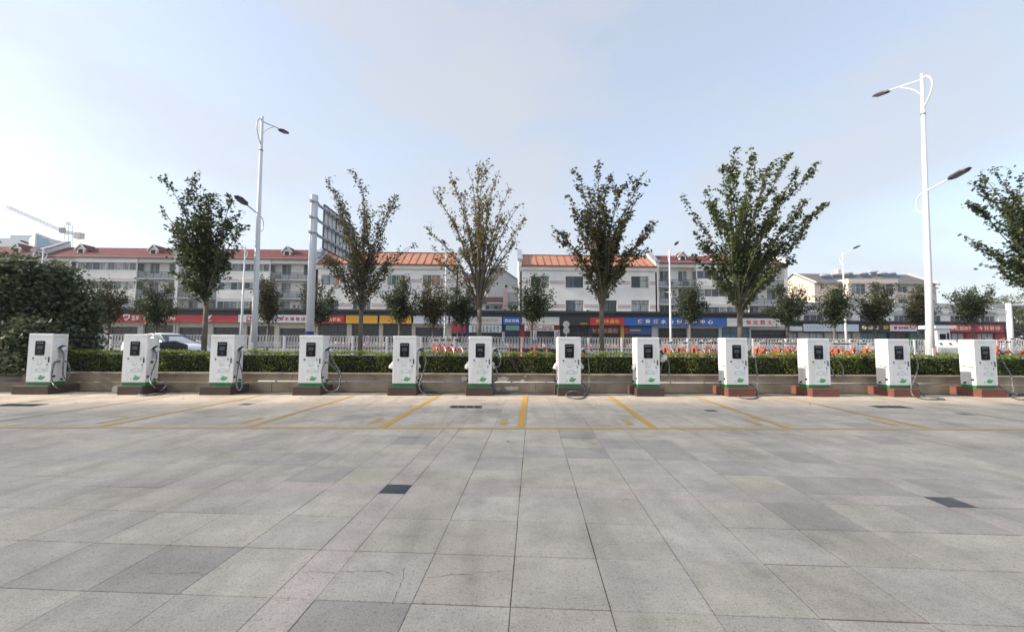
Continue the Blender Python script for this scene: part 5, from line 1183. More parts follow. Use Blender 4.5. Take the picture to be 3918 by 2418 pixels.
holed_wall(g7(3245), g7(3428), ZB, zb6, hs, Y7, 4).build('balcony_block', m_cream2, B6)
for h in hs: window(B6, *h, Y7, 3, transom=True, sill=True)
MB().box(g7(3242),g7(3431),Y7-.35,Y7-.003,zb6-.7,zb6+.2).build('block_cornice', m_cream2, B6); MB().box(g7(3242),g7(3431),Y7-.003,Y7+4.2,zb6+.003,zb6+.25).build('block_roof', m_cream2, B6)
for px, k in ((3175,.30),(3218,.42),(3246,.45),(3262,.55),(3322,.55),(3362,.75),(3398,.6),(3430,.6)):
    y = lerp(Y6, YR6, k); solar(B6, fx(px, 1070, y), y, lerp(zc6, zr6, k)+.1, 2.0)
aircon(B6, g6(3455), Y6, z6(1138)); aircon(B6, g6(3480), Y6, z6(1138)); MB().cham(g6(3282),g6(3296),YR6-1,YR6,zr6-.5,zr6+.9,.05).build('chimney', m_cream2, B6)

# shop storey: columns, lintels, glass
def shopfront(t, px0, px1, Y, opens, colm, lint, topz, cmat=m_beige):
    x0, x1 = fx(px0, 1250, Y), fx(px1, 1250, Y)
    MB().box(x0,x1,Y+1.2,Y+8,ZB,topz-.01).build('shop_interior', m_dark, t)
    MB().box(x0,x1,Y-.9,Y+1.19,topz+.002,topz+.30).build('canopy', m_navy, t); MB().box(x0,x1,Y-.1,Y+.12,topz-1.55,topz).build('sign_backing', m_navy, t)
    e = [px0] + [v for o in opens for v in o[:2]] + [px1]; n_ = 0
    for i in range(0, len(e), 2):
        if e[i+1] - e[i] > 1.5:
            m = colm.get(i//2, cmat); MB().box(fx(e[i], 1250, Y),fx(e[i+1], 1250, Y),Y-.05,Y+.6,ZB,topz-1.552).build('column', m, t)
    for a, b, pt, m in opens:
        xa, xb = fx(a, 1250, Y), fx(b, 1250, Y); zt = fz(pt, (a+b)/2, Y)
        if topz-1.553 - zt > .05: MB().box(xa+.002,xb-.002,Y+.02,Y+.5,zt,topz-1.553).build('lintel', lint, t)
        g_ = MB().box(xa,xb,Y+.30,Y+.34,ZB,min(zt, topz-1.554)).build('shop_window', m, t)
        f = MB(); k = 3 if xb-xa > 2.6 else 2
        for j in range(k+1): xx = lerp(xa+.04, xb-.04, j/k); f.box(xx-.035,xx+.035,Y+.25,Y+.298,ZB,min(zt, topz-1.554))
        f.box(xa+.08,xb-.08,Y+.255,Y+.296,fz(1274, (a+b)/2, Y)-.05,fz(1274, (a+b)/2, Y)+.05); f.build('frame', m_framed if m is not m_shut else m_dgrey, g_)
shopfront(A2, 132, 672, FB, [(150,230,1249,m_shopg),(250,345,1249,m_shopg),(360,398,1249,m_shopg),(421,528,1250,m_shopg),(550,663,1243,m_shopg)], {}, m_beige, Z1)
shopfront(A3, 675, 1206, FB, [(684,797,1252,m_shopg),(816,916,1252,m_shopg),(945,958,1247,m_shopg),(980,1051,1247,m_shopg),(1070,1196,1256,m_shopg)], {}, m_beige, Z1)
shopfront(B2, 1209, 1751, FB, [(1216,1328,1236,m_shopg),(1346,1451,1240,m_shopg),(1466,1576,1240,m_shopg),(1590,1706,1252,m_shopg),(1728,1748,1275,m_dark)], {}, m_beige, Z1)
m_bluew = mat('blue_shop_wall', (.03,.055,.17), .6, var=.15); m_redw = mat('red_shop_wall', (.36,.02,.03), .6, var=.15)
shopfront(LK, 1752, 1989, FB, [(1756,1780,1278,m_dark),(1795,1920,1274,m_shopg),(1934,1986,1278,m_shopg)], {1: m_bluew, 2: m_bluew, 0: m_bluew}, m_bluew, Z1, m_bluew)
shopfront(B3, 1990, 2515, FB, [(2008,2122,1268,m_shopg),(2142,2251,1250,m_dark),(2264,2374,1276,m_dark),(2387,2494,1246,m_dark)], {0: m_redw, 1: m_redw, 2: m_navy, 3: mat('yellow_column', (.55,.30,.03), .6)}, m_navy, Z1, m_wall2)
shopfront(B4, 2516, 3010, FB, [(2518,2629,1255,m_dark),(2643,2750,1256,m_shopg),(2760,2868,1252,m_blueg),(2872,3004,1262,m_dark)], {4: m_navy}, m_wall2, Z1, m_wall2)
Z5 = z5(1236)
shopfront(B5, 3016, 3842, Y5, [(3024,3052,1269,m_shut),(3073,3154,1270,m_shut),(3182,3262,1270,m_shut),(3288,3400,1270,m_blueg),(3408,3478,1270,m_shopg),(3490,3560,1270,mat('teal_shop', (.03,.14,.12), .4, var=.3)),(3621,3694,1272,m_shut),(3737,3806,1272,m_shut)], {0: m_stone, 1: m_stone, 2: m_stone, 3: m_stone, 4: m_navy, 5: mat('green_shop_wall', (.02,.16,.08), .6), 7: m_redw, 8: m_redw}, m_wall2, Z5, m_wall2)

# ------------------------------------------------------------------ signs with their lettering
TXT = {}
def text_mesh(s, bold=0.0):
    if (s, bold) in TXT: return TXT[s, bold].copy()
    me = text_mesh_(s, bold); TXT[s, bold] = me.copy(); return me
def text_mesh_(s, bold=0.0):
    cu = bpy.data.curves.new('lettering', 'FONT'); cu.body = s; cu.size = 1.0; cu.extrude = 0.02; cu.offset = bold; cu.align_x = 'LEFT'; cu.resolution_u = 2
    tmp = bpy.data.objects.new('tmp_text', cu); COL.objects.link(tmp); dg = bpy.context.evaluated_depsgraph_get(); dg.update()
    me = bpy.data.meshes.new_from_object(tmp.evaluated_get(dg)); bpy.data.objects.remove(tmp); bpy.data.curves.remove(cu); return me
EMI = {}
def letters(par, s, px0, px1, py0, py1, Y, m, bold=0.01, spread=True, name='lettering'):
    """characters spread evenly between px0 and px1, each its own part"""
    ch = [c for c in s]; n_ = len(ch); x0, x1 = fx(px0, 1225, Y), fx(px1, 1225, Y); z0, z1 = fz(py1, (px0+px1)/2, Y), fz(py0, (px0+px1)/2, Y); H = z1 - z0
    cell = (x1-x0)/n_; out = []
    for i, c in enumerate(ch):
        if c == ' ': continue
        me = text_mesh(c, bold); co = np.zeros(len(me.vertices)*3, dtype=np.float32); me.vertices.foreach_get('co', co); co = co.reshape(-1, 3)
        if not len(co): continue
        lo, hi = co.min(0), co.max(0); w_, h_ = max(hi[0]-lo[0], .05), max(hi[1]-lo[1], .05)
        cjk = ord(c) > 0x2e80
        sy = (H/h_) if (cjk or c.isalnum()) else H*.9; sx = min(sy*1.15, (cell*.92)/w_) if (cjk or c.isalnum()) else min(sy, cell*.8/w_)
        cx = x0 + cell*(i+.5); mid = (z0+z1)/2
        if not (cjk or c.isalnum()): sy = sx
        v = np.stack([(co[:, 0]-(lo[0]+hi[0])/2)*sx + cx, Y - co[:, 2]*1.0 - .02, (co[:, 1]-(lo[1]+hi[1])/2)*sy + mid], 1).astype(np.float32)
        me.vertices.foreach_set('co', v.reshape(-1)); me.update(); me.materials.clear(); me.materials.append(m); me.name = name
        out.append(link(name, me, par))
    return out
def sign(px0, px1, py0, py1, col, label, Y=None, th=.22, rough=.5, frame=None):
    Y = FB - .75 if Y is None else Y; px = (px0+px1)/2; x0, x1, z0, z1 = fx(px0, 1225, Y), fx(px1, 1225, Y), fz(py1, px, Y), fz(py0, px, Y)
    m = col if not isinstance(col, tuple) else mat('sign_%d_%d' % (px0, py0), col, rough, var=.06, scale=.6)
    t = thing('shop_sign', ((x0+x1)/2, Y, z0), 0, label, 'shop sign', 'signs over the shops'); MB().cham(x0, x1, Y, Y+th, z0, z1, .015).build('board', m, t)
    if frame: 
        f = MB(); f.box(x0-.06,x1+.06,Y+.02,Y+th,z1+.002,z1+.07); f.box(x0-.06,x1+.06,Y+.02,Y+th,z0-.07,z0-.002); f.build('border', frame, t)
    return t, Y - .004
tw_ = mat('white_letters', (.78,.78,.78), .5, var=.02); tr_ = mat('red_letters', (.45,.02,.04), .5, var=.05); ty_ = mat('yellow_letters', (.78,.48,.05), .5, var=.05); tk_ = mat('black_letters', (.015,.015,.018), .5); tg_ = mat('golden_letters', (.50,.27,.07), .4, .2, var=.1); tc_ = mat('cream_letters', (.78,.70,.48), .5, var=.05); tp_m = mat('plum_letters', (.38,.03,.10), .5)
RED = (.47,.022,.035)
s, y = sign(150, 909, 1204, 1231, RED, 'very long red motorcycle shop sign with white lettering and a wing emblem')
letters(s, '五羊-本田', 503, 577, 1208, 1225, y, tw_, .012); letters(s, 'HONDA', 622, 672, 1213, 1224, y, tw_, .03)
em = [(472,1203),(497,1203),(497,1216),(490,1222),(484.5,1226),(479,1222),(472,1216)]
MB().prism([(fx(a, 1215, y), fz(b, 480, y)) for a, b in em], 'y', y-.05, y).build('shield_emblem', tw_, s); MB().prism([(fx(484.5+(a-484.5)*.62, 1215, y), fz(1214+(b-1214)*.62, 480, y)) for a, b in em], 'y', y-.06, y-.051).build('shield_centre', tr_, s)
for k in range(4): q = [(790+k*2,1224-k*4.2),(800+k*2.5,1221-k*4.2),(811+k*.2,1208-k*1.2),(806+k,1210-k*1.5)]; MB().prism([(fx(a, 1215, y), fz(b, 800, y)) for a, b in q], 'y', y-.05-.003*k, y).build('wing_feather', tw_, s)
MB().box(fx(788, 1215, y), fx(811, 1215, y), y-.05, y, fz(1228, 800, y), fz(1226, 800, y)).build('emblem_bar', tw_, s)
s, y = sign(911, 1205, 1205, 1234, (.74,.75,.76), 'white motorcycle sales sign with red lettering between lamp post and gantry pole')
MB().box(fx(943,1220,y),fx(985,1220,y),y-.03,y,fz(1231,960,y),fz(1210,960,y)).build('red_block', tr_, s); letters(s, 'WAS', 946, 983, 1213, 1227, y-.032, tw_, .03); letters(s, '轻骑·铃木销售店', 1003, 1170, 1213, 1227, y, tr_, .015)
s, y = sign(1214, 1317, 1207, 1237, (.50,.02,.035), 'small red sign with pale lettering just right of the gantry pole')
letters(s, '雀友', 1218, 1252, 1210, 1226, y, tw_, .02); letters(s, '麻将机', 1256, 1304, 1216, 1230, y, tc_, .02)
YEL = (.72,.36,.03)
sign(1323, 1444, 1207, 1237, YEL, 'plain yellow sign, the left one of two, behind a tree trunk', frame=m_navy); sign(1452, 1573, 1207.5, 1238, YEL, 'plain yellow sign, the right one of two, under the orange roof', frame=m_navy)
sign(1582, 1715, 1209, 1239, (.60,.63,.66), 'blank pale grey sign right of the yellow ones')
s, y = sign(1722, 1784, 1211, 1237, (.72,.73,.74), 'short white lottery sign with black lettering')
letters(s, '中国体育彩票', 1725, 1782, 1226, 1234, y, tk_, .01)
s, y = sign(1727, 1782, 1239, 1274, (.30,.02,.035), 'dark red poster board below the white lottery sign'); letters(s, '中国体育彩票', 1733, 1776, 1257, 1263, y, mat('dim_red_letters', (.45,.10,.08), .6), 0); MB().cyl((fx(1755,1245,y),y-.02,fz(1246,1755,y)),(fx(1755,1245,y),y,fz(1246,1755,y)),.15,n=16).build('round_mark', mat('dim_gold', (.4,.2,.08), .5), s)
s, y = sign(1793, 1920, 1212, 1241, (.55,.56,.57), 'silvery sign with golden lettering behind the yellowing tree trunk'); letters(s, '国乐旅行社', 1822, 1908, 1219, 1231, y, tg_, .01)
s, y = sign(1795, 1919, 1244, 1272, (.55,.60,.57), 'pale notice board with rows of black words below the silvery sign')
for a, b, tx in ((1248,1254,'机票火车票汽车票'),(1256,1261,'国内出境签证旅游'),(1264,1270,'电话订票送票上门')): letters(s, tx, 1802, 1912, a, b, y, tk_, .01)
s, y = sign(1925, 1993, 1213, 1242, (.02,.10,.42), 'short blue sign with four white characters'); letters(s, '民航铁路', 1931, 1986, 1221, 1233, y, tw_, .015)
sign(1936, 1987, 1245, 1264, (.12,.25,.20), 'green poster in the window below the short blue sign')
sign(1997, 2140, 1213, 1243, (.60,.59,.54), 'blank cream sign beside the black shop front')
s, y = sign(2008, 2120, 1245, 1266, (.66,.62,.60), 'white banner with red words over a red doorway'); letters(s, '品质服务 诚信经营', 2024, 2112, 1247, 1254, y, tr_, .01); letters(s, '空调安装维修 家电 热水器 油烟机', 2012, 2116, 1257, 1262, y, tk_, .01)
s, y = sign(2143, 2257, 1213, 1244, (.018,.018,.02), 'black sign with tiny yellow lettering at its right end'); letters(s, '手机维修', 2220, 2247, 1236, 1242, y, ty_, .02)
s, y = sign(2258, 2389, 1215, 1244, (.52,.02,.035), 'red bun shop sign with yellow lettering behind a trunk'); letters(s, '何记水晶包', 2278, 2370, 1222, 1236, y, ty_, .01)
s, y = sign(2264, 2366, 1253, 1277, (.12,.03,.025), 'dim brown red board with large lettering below the red bun shop sign', Y=FB-.2, th=.1); letters(s, '何记水晶包', 2265, 2364, 1256, 1273, y, mat('dim_tan_letters', (.45,.25,.13), .6), .015)
s, y = sign(2390, 2779, 1216, 1247, (.018,.105,.42), 'long blue drinks warehouse sign with white lettering'); letters(s, '宿豫酒水仓储配供中心', 2434, 2733, 1223, 1239, y, tc_, .02)
s, y = sign(2405, 2493, 1248, 1279, (.03,.10,.28), 'blue window poster with a yellow line and red corner', Y=FB+.18, th=.06); MB().box(fx(2410,1260,y),fx(2450,1260,y),y-.01,y,fz(1266,2430,y),fz(1261,2430,y)).build('yellow_line', ty_, s); MB().box(fx(2389,1260,y),fx(2404,1260,y),y-.01,y+.05,fz(1277,2397,y),fz(1252,2397,y)).build('red_corner', tr_, s)
s, y = sign(2782, 3004, 1218, 1249, (.64,.62,.56), 'cream print shop sign with dark red lettering, right of the blue one'); letters(s, '恒达图文', 2850, 2958, 1226, 1241, y, tr_, .015); letters(s, '广告', 2965, 3000, 1227, 1240, y, tr_, .01)
YS5 = Y5 - .75
sign(3020, 3069, 1248, 1266, (.66,.67,.68), 'small blank white sign left of the grey sign', Y=YS5)
s, y = sign(3074, 3285, 1240, 1268, (.55,.60,.66), 'pale grey sign with faint marks left by removed letters', Y=YS5)
for k in range(9): px = 3088 + k*12.5; a = wr.uniform(-2, 2); MB().box(fx(px,1250,y),fx(px+3,1250,y),y-.01,y,fz(1256+a,px,y),fz(1249+a,px,y)).build('letter_trace', mat('faint_blue_mark', (.25,.33,.45), .6), s)
MB().box(fx(3180,1250,y),fx(3181.5,1250,y),y-.008,y,fz(1268,3180,y),fz(1241,3180,y)).build('joint', m_print, s)
s, y = sign(3287, 3402, 1238, 1268, (.035,.015,.018), 'dark sign with pale slanted latin letters', Y=YS5); letters(s, 'GRG', 3318, 3360, 1246, 1260, y, tc_, .04); MB().torus((fx(3306,1252,y), y-.03, fz(1253,3306,y)), .25, .10, 'y', 16, 6).build('round_emblem', tc_, s); MB().box(fx(3304,1252,y),fx(3313,1252,y),y-.07,y,fz(1255,3306,y),fz(1252,3306,y)).build('emblem_bar', tc_, s)
letters(s, '洗护', 3378, 3398, 1246, 1260, y, ty_, .01)
s, y = sign(3405, 3507, 1244, 1267, (.70,.66,.68), 'white salon sign with red top edge and plum lettering', Y=YS5); MB().box(fx(3404,1250,y),fx(3508,1250,y),y-.02,y+.2,fz(1243.6,3450,y),fz(1239,3450,y)).build('red_edge', tr_, s); letters(s, '智宇造型', 3436, 3474, 1250, 1259, y, tp_m, .015); MB().prism([(fx(a,1252,y),fz(b,3425,y)) for a, b in ((3420,1249),(3432,1249),(3432,1257),(3426,1262),(3420,1257))], 'y', y-.02, y).build('shield_mark', tp_m, s); letters(s, '美发美容', 3478, 3498, 1254, 1259, y, tp_m, .01)
sign(3510, 3621, 1240, 1266, (.03,.13,.17), 'plain teal sign behind the tall right lamp post', Y=YS5)
s, y = sign(3623, 3728, 1241, 1270, (.50,.02,.05), 'red sign with cream script lettering, left of the two red ones at the right', Y=YS5); letters(s, '梦之都商行', 3634, 3720, 1248, 1263, y, tc_, .01)
s, y = sign(3730, 3838, 1241, 1270, (.47,.02,.05), 'red print shop sign at the right end of the shop terrace', Y=YS5); letters(s, '今日彩印', 3739, 3826, 1248, 1263, y, tc_, .02)
s, y = sign(2041, 2053, 1266, 1300, (.62,.64,.66), 'narrow upright white board with dark words beside the red doorway', Y=FB-2.5, th=.05)
for i, c in enumerate('专业维修'): letters(s, c, 2043, 2051, 1268+i*7.5, 1274+i*7.5, y, mat('navy_letters', (.03,.05,.14), .5), .02)
s, y = sign(2122, 2142, 1264, 1304, (.62,.64,.66), 'upright white board with two columns of dark words by the round discs', Y=FB-2.5, th=.05)
for i, c in enumerate('烟酒百货'): letters(s, c, 2133, 2140, 1267+i*8.5, 1273.5+i*8.5, y, MATS['navy_letters'], .02); 
for i, c in enumerate('便民超市'): letters(s, c, 2124, 2131, 1267+i*8.5, 1273.5+i*8.5, y, MATS['navy_letters'], .02)
s, y = sign(1923, 1931, 1271, 1305, (.62,.64,.66), 'slim upright white board with dark words left of the blue shop', Y=FB-2.5, th=.05)
for i, c in enumerate('票务中心'): letters(s, c, 1924, 1930, 1273+i*7.5, 1279+i*7.5, y, MATS['navy_letters'], .02)

# ------------------------------------------------------------------ far tower in netting, crane, trees behind
YT = 300.0
m_net = mat('blue_safety_net', (0.09, 0.30, 0.48), 0.8, var=0.15, scale=.08); m_tw = mat('pale_tower_wall', (0.46, 0.53, 0.57), 0.8, var=0.08, scale=.1)
a = atY(142, 895, YT); b = atY(268, 918, YT+40); c = atY(118, 905, YT+18)
tw = thing('tower_building', (a.x, YT, ZB), 0, 'unfinished high building wrapped in pale blue netting, far behind the left roofs', 'building')
zt = a.z - ZB; w1, d1 = b.x - a.x, c.x - a.x
MB().prism([(0,0),(w1,40),(w1+d1,58),(d1,18)], 'z', -ZB, zt).build('netting', m_net, tw)
MB().prism([(-.5,-.6),(d1-.5,17.4),(d1,18),(0,0)], 'z', -ZB, zt+.3).build('end_wall', m_tw, tw)
pr = MB(); wr2 = random.Random(4)
for k in range(16): 
    t0, t1 = k/16, (k+.9)/16; h = wr2.uniform(.5, 3.5); pr.prism([(w1*t0,40*t0-.4),(w1*t1,40*t1-.4),(w1*t1,40*t1+1),(w1*t0,40*t0+1)], 'z', zt-h, zt+.4)
pr.build('bare_storey', m_tw, tw)
c2 = atY(97, 915, YT+30); MB().box(c2.x-a.x,d1+1.5,20,46,-ZB,atY(105,912,YT+30).z-ZB).build('lower_block', m_tw, tw); c3 = atY(76, 930, YT+40); MB().box(c3.x-a.x,c2.x-a.x+.5,24,50,-ZB,atY(86,930,YT+40).z-ZB).build('lower_block', m_tw, tw)
YC = 330.0
m_crane = mat('crane_paint', (0.40, 0.37, 0.33), 0.6, var=.1)
cp_ = lambda px, py: atY(px, py, YC)
mb_, mt_ = cp_(261, 925), cp_(261, 850)
cr_ = thing('crane', (mb_.x, YC, ZB), 0, 'distant tower crane with a long jib over the blue netted tower', 'crane')
o3 = Vector((mb_.x, YC, ZB))
def lattice(p, q, w, n, name):
    p, q = p - o3, q - o3; d = (q-p).normalized(); s_ = Vector((0,1,0)); u = d.cross(s_).normalized(); m = MB()
    for i, j in ((-1,-1),(1,-1),(1,1),(-1,1)): m.obox(p + u*i*w/2 + s_*j*w/2, q + u*i*w/2 + s_*j*w/2, .2, .2)
    for k in range(n):
        a_, b_ = p.lerp(q, k/n), p.lerp(q, (k+1)/n); sg = 1 if k % 2 else -1
        for j in (-1, 1): m.obox(a_ - u*sg*w/2 + s_*j*w/2, b_ + u*sg*w/2 + s_*j*w/2, .12, .12); m.obox(a_ - u*w/2 + s_*j*w/2, a_ + u*w/2 + s_*j*w/2, .12, .12)
    return m.build(name, m_crane, cr_)
lattice(cp_(262, 1200), cp_(262, 862), 3.0, 30, 'mast'); lattice(cp_(264, 895), cp_(24, 790), 2.0, 34, 'jib'); lattice(cp_(262, 888), cp_(306, 902), 2.0, 6, 'counter_jib'); lattice(cp_(262, 862), cp_(260, 850), 1.6, 4, 'apex')
q = cp_(302, 899) - o3; MB().box(q.x-2.2,q.x+2.6,-2,2,q.z-3,q.z+1.5).build('counterweight', m_crane, cr_); q = cp_(246, 884) - o3; MB().box(q.x-1.6,q.x+1.6,-2.4,-.4,q.z-2,q.z+2).build('cabin', m_dgrey, cr_)
m = MB(); top_ = cp_(260, 850) - o3
for px, py in ((130, 836), (304, 898)): m.obox(top_, cp_(px, py) - o3, .16, .16)
m.build('tie_cable', m_crane, cr_)
def back_tree(px, top_, w, Y, label, seed, lm, n=5000):
    nr = np.random.RandomState(seed); b = atY(px, 1330, Y); t = thing('background_tree', (b.x, Y, ZB), 0, label, 'tree', 'trees behind the right end of the terrace'); H = atY(px, top_, Y).z - ZB; Pl = []; st = MB().tube([(0,0,0),(0,0,H*.5)], [.25,.14], 7)
    for k in range(40):
        u = math.sqrt(nr.uniform(.02, 1)); a_ = nr.uniform(0, 6.28); hz = nr.uniform(.18, 1); rr = w*u*math.sqrt(max(.06, 1-((hz-.5)/.55)**2)); c_ = np.array([rr*math.cos(a_), rr*math.sin(a_), H*hz-.3]); Pl.append(c_ + nr.normal(0, 1, (n//40, 3))*[.55,.55,.42]); st.tube([(0,0,H*.35),tuple(c_*[.5,.5,.85]),tuple(c_)], [.09,.05,.02], 5, cap=False)
    st.build('trunk', m_bark, t); P = np.concatenate(Pl); link('crown', qmesh('crown', leaf_quads(P, .34, .5, .6, nr), lm, np.clip(nr.normal(.45, .22, len(P)), 0, 1)), t)
back_tree(3790, 1140, 3.2, 74, 'rounded dark tree behind the right red sign', 61, m_rleaf); back_tree(3880, 1155, 3.6, 70, 'dark tree behind the signal pole at the far right', 62, m_tleaf); back_tree(3960, 1120, 3.8, 72, 'dark tree at the right edge beyond the railing', 63, m_tleaf); back_tree(3850, 1125, 3.0, 90, 'hazy thin tree rising behind the other right hand trees', 64, m_rleaf, 1800); back_tree(4080, 1130, 4.5, 72, 'dark tree just outside the right end of the railing', 65, m_tleaf)
back_tree(3010, 1140, 2.2, 80, 'tree behind the gap between the flats and the low terrace', 66, m_tleaf, 2500)
# tall block to the left of the square: its shade covers the paving
o = MB().box(-186, -160, -30, 1.0, -.3, 92); o = o.build('high_rise', m_wall2); tag(o, 'tall grey block beyond the left side of the square, outside the picture', 'building')

# ------------------------------------------------------------------ scooters and people in front of the shops
def make_scooter():
    t = thing('scooter')
    for y in (-.62, .62): MB().torus((y,0,.24), .19, .05, 'y', 14, 6).build('wheel', m_tyre, t)
    loft([(-.75,[(-.08,.5),(-.14,.62),(-.10,.74),(.10,.74),(.14,.62),(.08,.5)]),(-.2,[(-.14,.3),(-.17,.6),(-.12,.78),(.12,.78),(.17,.6),(.14,.3)]),(.05,[(-.14,.28),(-.15,.3),(-.12,.33),(.12,.33),(.15,.3),(.14,.28)]),(.38,[(-.14,.28),(-.15,.3),(-.12,.33),(.12,.33),(.15,.3),(.14,.28)])]).build('body', m_scb, t, True)
    loft([(.40,[(-.17,.28),(-.20,.6),(-.13,.98),(.13,.98),(.20,.6),(.17,.28)]),(.58,[(-.06,.35),(-.10,.6),(-.08,.95),(.08,.95),(.10,.6),(.06,.35)])]).build('front_shield', m_scb, t, True)
    MB().cham(-.72,.0,-.13,.13,.76,.86,.03).build('saddle', m_black, t); MB().tube([(.40,-.33,1.05),(.46,-.1,1.0),(.46,.1,1.0),(.40,.33,1.05)], .018, 6).build('handlebar', m_black, t)
    return t
def sc_mat():
    m = bpy.data.materials.new('scooter_paint'); m.use_nodes = True; n, l = m.node_tree.nodes, m.node_tree.links; oi = n.new('ShaderNodeObjectInfo'); l.new(oi.outputs['Color'], n['Principled BSDF'].inputs['Base Color']); n['Principled BSDF'].inputs['Roughness'].default_value = .35; return m
m_scb = sc_mat(); S0 = make_scooter(); first = True
for px, Y, col, nm in ((1225,57,(.5,.5,.5),'silver scooter before the small red sign'), (1262,57.5,(.45,.04,.04),'red scooter before the small red sign'), (1365,57,(.05,.07,.10),'dark scooter below the left yellow sign'), (1402,56.5,(.55,.10,.05),'orange scooter below the left yellow sign'), (1470,57.5,(.6,.6,.6),'white scooter below the right yellow sign'), (1520,57,(.45,.03,.03),'red scooter below the right yellow sign'),
                       (1612,57,(.04,.04,.05),'black scooter before the blank pale grey sign'), (2010,57,(.10,.12,.35),'blue scooter before the red doorway'), (2065,57,(.55,.05,.05),'red scooter before the red doorway'), (2300,57,(.5,.12,.03),'orange scooter before the bun shop'), (2350,57.5,(.05,.15,.40),'blue scooter before the bun shop'), (2420,57,(.6,.6,.6),'white scooter before the blue window poster'), (3330,57,(.55,.42,.05),'yellow scooter under the dark latin sign'), (3440,57,(.6,.6,.6),'white scooter under the salon sign')):
    c = S0 if first else clone(S0); first = False; p = atY(px, 1330, Y); c.location = (p.x, Y, ZB + .02); c.rotation_euler = (0, 0, R(wr.choice([95, 80, 100, 265]))); tag(c, nm, 'scooter', 'scooters parked along the shops')
    for ch in c.children:
        if ch.name.split('.')[0] in ('body', 'front_shield'): ch.color = (*col, 1)
k = 0
for px in range(1218, 3010, 27):
    px += wr.uniform(-8, 8); Y = wr.choice([50, 52, 57.6])
    c = clone(S0); q = atY(px, 1330, Y); c.location = (q.x, Y, ZB + .02); c.rotation_euler = (0, 0, R(wr.choice([92, 84, 100, 78, 266]))); col = wr.choice([(.04,.04,.05),(.05,.08,.22),(.35,.03,.03),(.5,.5,.5),(.07,.07,.08),(.10,.03,.03),(.45,.12,.03),(.03,.12,.14)])
    tag(c, 'one of many small scooters parked close together between the road and the shops', 'scooter', 'scooters parked between road and shops')
    for ch in c.children:
        if ch.name.split('.')[0] in ('body', 'front_shield'): ch.color = (*col, 1)
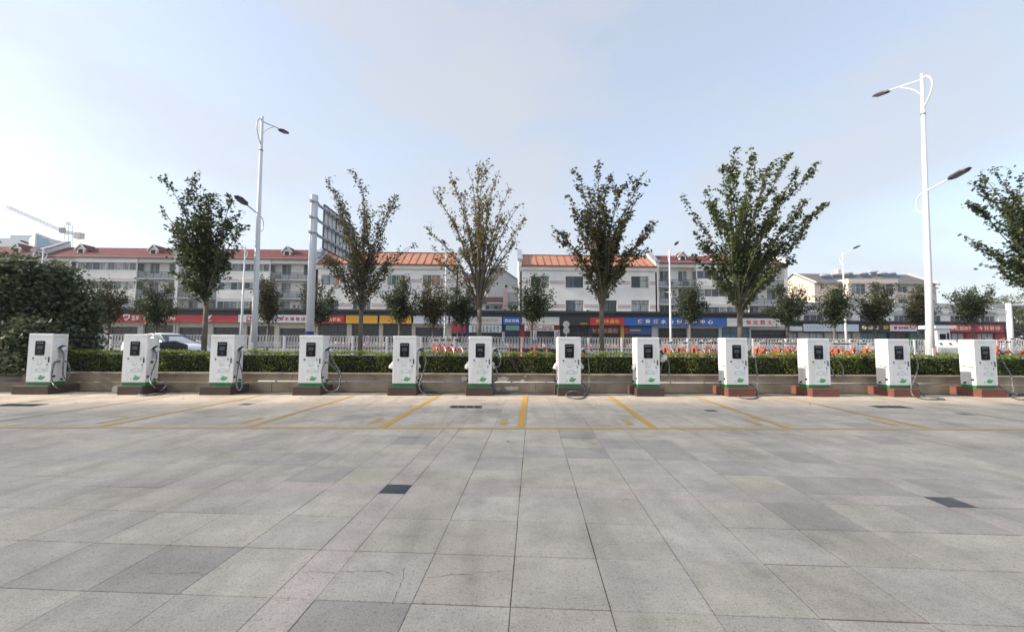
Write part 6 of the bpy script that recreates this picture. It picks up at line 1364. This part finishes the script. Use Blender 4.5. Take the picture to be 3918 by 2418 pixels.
def person(px, Y, shirt, trousers, hat, label, step=.22, face=0):
    p = atY(px, 1330, Y); t = thing('person', (p.x, Y, ZB + .02), R(face), label, 'person')
    J = {'pel':(0,0,.95),'sp':(0,0,1.15),'ch':(0,.01,1.33),'nk':(0,0,1.47),'hd':(0,-.01,1.56),'hd2':(0,-.015,1.68),
         'hl':(.09,0,.90),'kl':(.10,-step*.6,.50),'al':(.10,-step*.5,.09),'tl':(.11,-step*.5-.16,.04),'hr':(-.09,0,.90),'kr':(-.10,step*.25,.50),'ar':(-.10,step*.9,.12),'tr':(-.11,step*.9-.15,.05),
         'sl':(.18,0,1.40),'el':(.24,step*.4,1.14),'wl':(.25,-.02,.90),'sr':(-.18,0,1.40),'er':(-.24,-step*.5,1.14),'wr':(-.24,-.18,.96)}
    rad = {'pel':.135,'sp':.125,'ch':.15,'nk':.06,'hd':.085,'hd2':.092,'hl':.10,'kl':.062,'al':.045,'tl':.035,'hr':.10,'kr':.062,'ar':.045,'tr':.035,'sl':.06,'el':.043,'wl':.032,'sr':.06,'er':.043,'wr':.032}
    E = [('pel','sp'),('sp','ch'),('ch','nk'),('nk','hd'),('hd','hd2'),('pel','hl'),('hl','kl'),('kl','al'),('al','tl'),('pel','hr'),('hr','kr'),('kr','ar'),('ar','tr'),('ch','sl'),('sl','el'),('el','wl'),('ch','sr'),('sr','er'),('er','wr')]
    ks = list(J); me = bpy.data.meshes.new('body'); me.from_pydata([J[k] for k in ks], [(ks.index(a), ks.index(b)) for a, b in E], []); o = link('body', me, t)
    sk = o.modifiers.new('skin', 'SKIN'); 
    for i, k in enumerate(ks): me.skin_vertices[0].data[i].radius = (rad[k], rad[k]); me.skin_vertices[0].data[i].use_root = (k == 'pel')
    o.modifiers.new('sub', 'SUBSURF').levels = 1; o.modifiers['sub'].render_levels = 1
    dg = bpy.context.evaluated_depsgraph_get(); me2 = bpy.data.meshes.new_from_object(o.evaluated_get(dg)); o.modifiers.clear(); o.data = me2
    me2.materials.clear()
    for nm, c in (('skin', (.42,.26,.19)), (shirt[0], shirt[1]), (trousers[0], trousers[1])): me2.materials.append(mat(nm, c, .75, var=.08))
    for f in me2.polygons:
        z, x_ = f.center.z, abs(f.center.x); f.material_index = 0 if (z > 1.46 or (x_ > .17 and z < 1.1)) else (1 if z > .93 else 2); f.use_smooth = True
    MB().sphere((0,.01,1.70), .105, .115, .085).build(hat[0], mat(hat[0] + '_colour', hat[1], .7), t, True)
    MB().sphere((0,-.105,1.625), .014, .02, .02, 6, 4).build('nose', MATS['skin'], t)
    for s_ in (-1, 1): MB().sphere((s_*.035,-.095,1.655), .012, .008, .009, 6, 4).build('eye', m_black, t); MB().sphere((s_*.10,.0,1.64), .015, .025, .035, 6, 4).build('ear', MATS['skin'], t)
    return t
person(1408, 54, ('blue_jacket', (.03,.07,.35)), ('dark_trousers', (.03,.03,.04)), ('straw_hat', (.60,.42,.15)), 'person in a blue jacket and straw hat walking below the left yellow sign', face=70)
person(1262, 54.5, ('grey_jacket', (.12,.12,.13)), ('black_trousers', (.02,.02,.025)), ('tan_cap', (.45,.35,.18)), 'person in a dark jacket and tan cap below the small red sign', face=-60)

# ------------------------------------------------------------------ summer haze in the air
hz = MB().box(-720, 720, -80, 920, -1.6, 99).build('haze', None); tag(hz, kind='stuff')
hm_ = bpy.data.materials.new('haze'); hm_.use_nodes = True; hn = hm_.node_tree.nodes; hn.clear()
ho = hn.new('ShaderNodeOutputMaterial'); hv = hn.new('ShaderNodeVolumePrincipled'); hv.inputs['Color'].default_value = (.93, .96, 1, 1); hv.inputs['Density'].default_value = 0.00038; hv.inputs['Anisotropy'].default_value = 0.2
hm_.node_tree.links.new(hv.outputs[0], ho.inputs['Volume']); hz.data.materials.append(hm_)
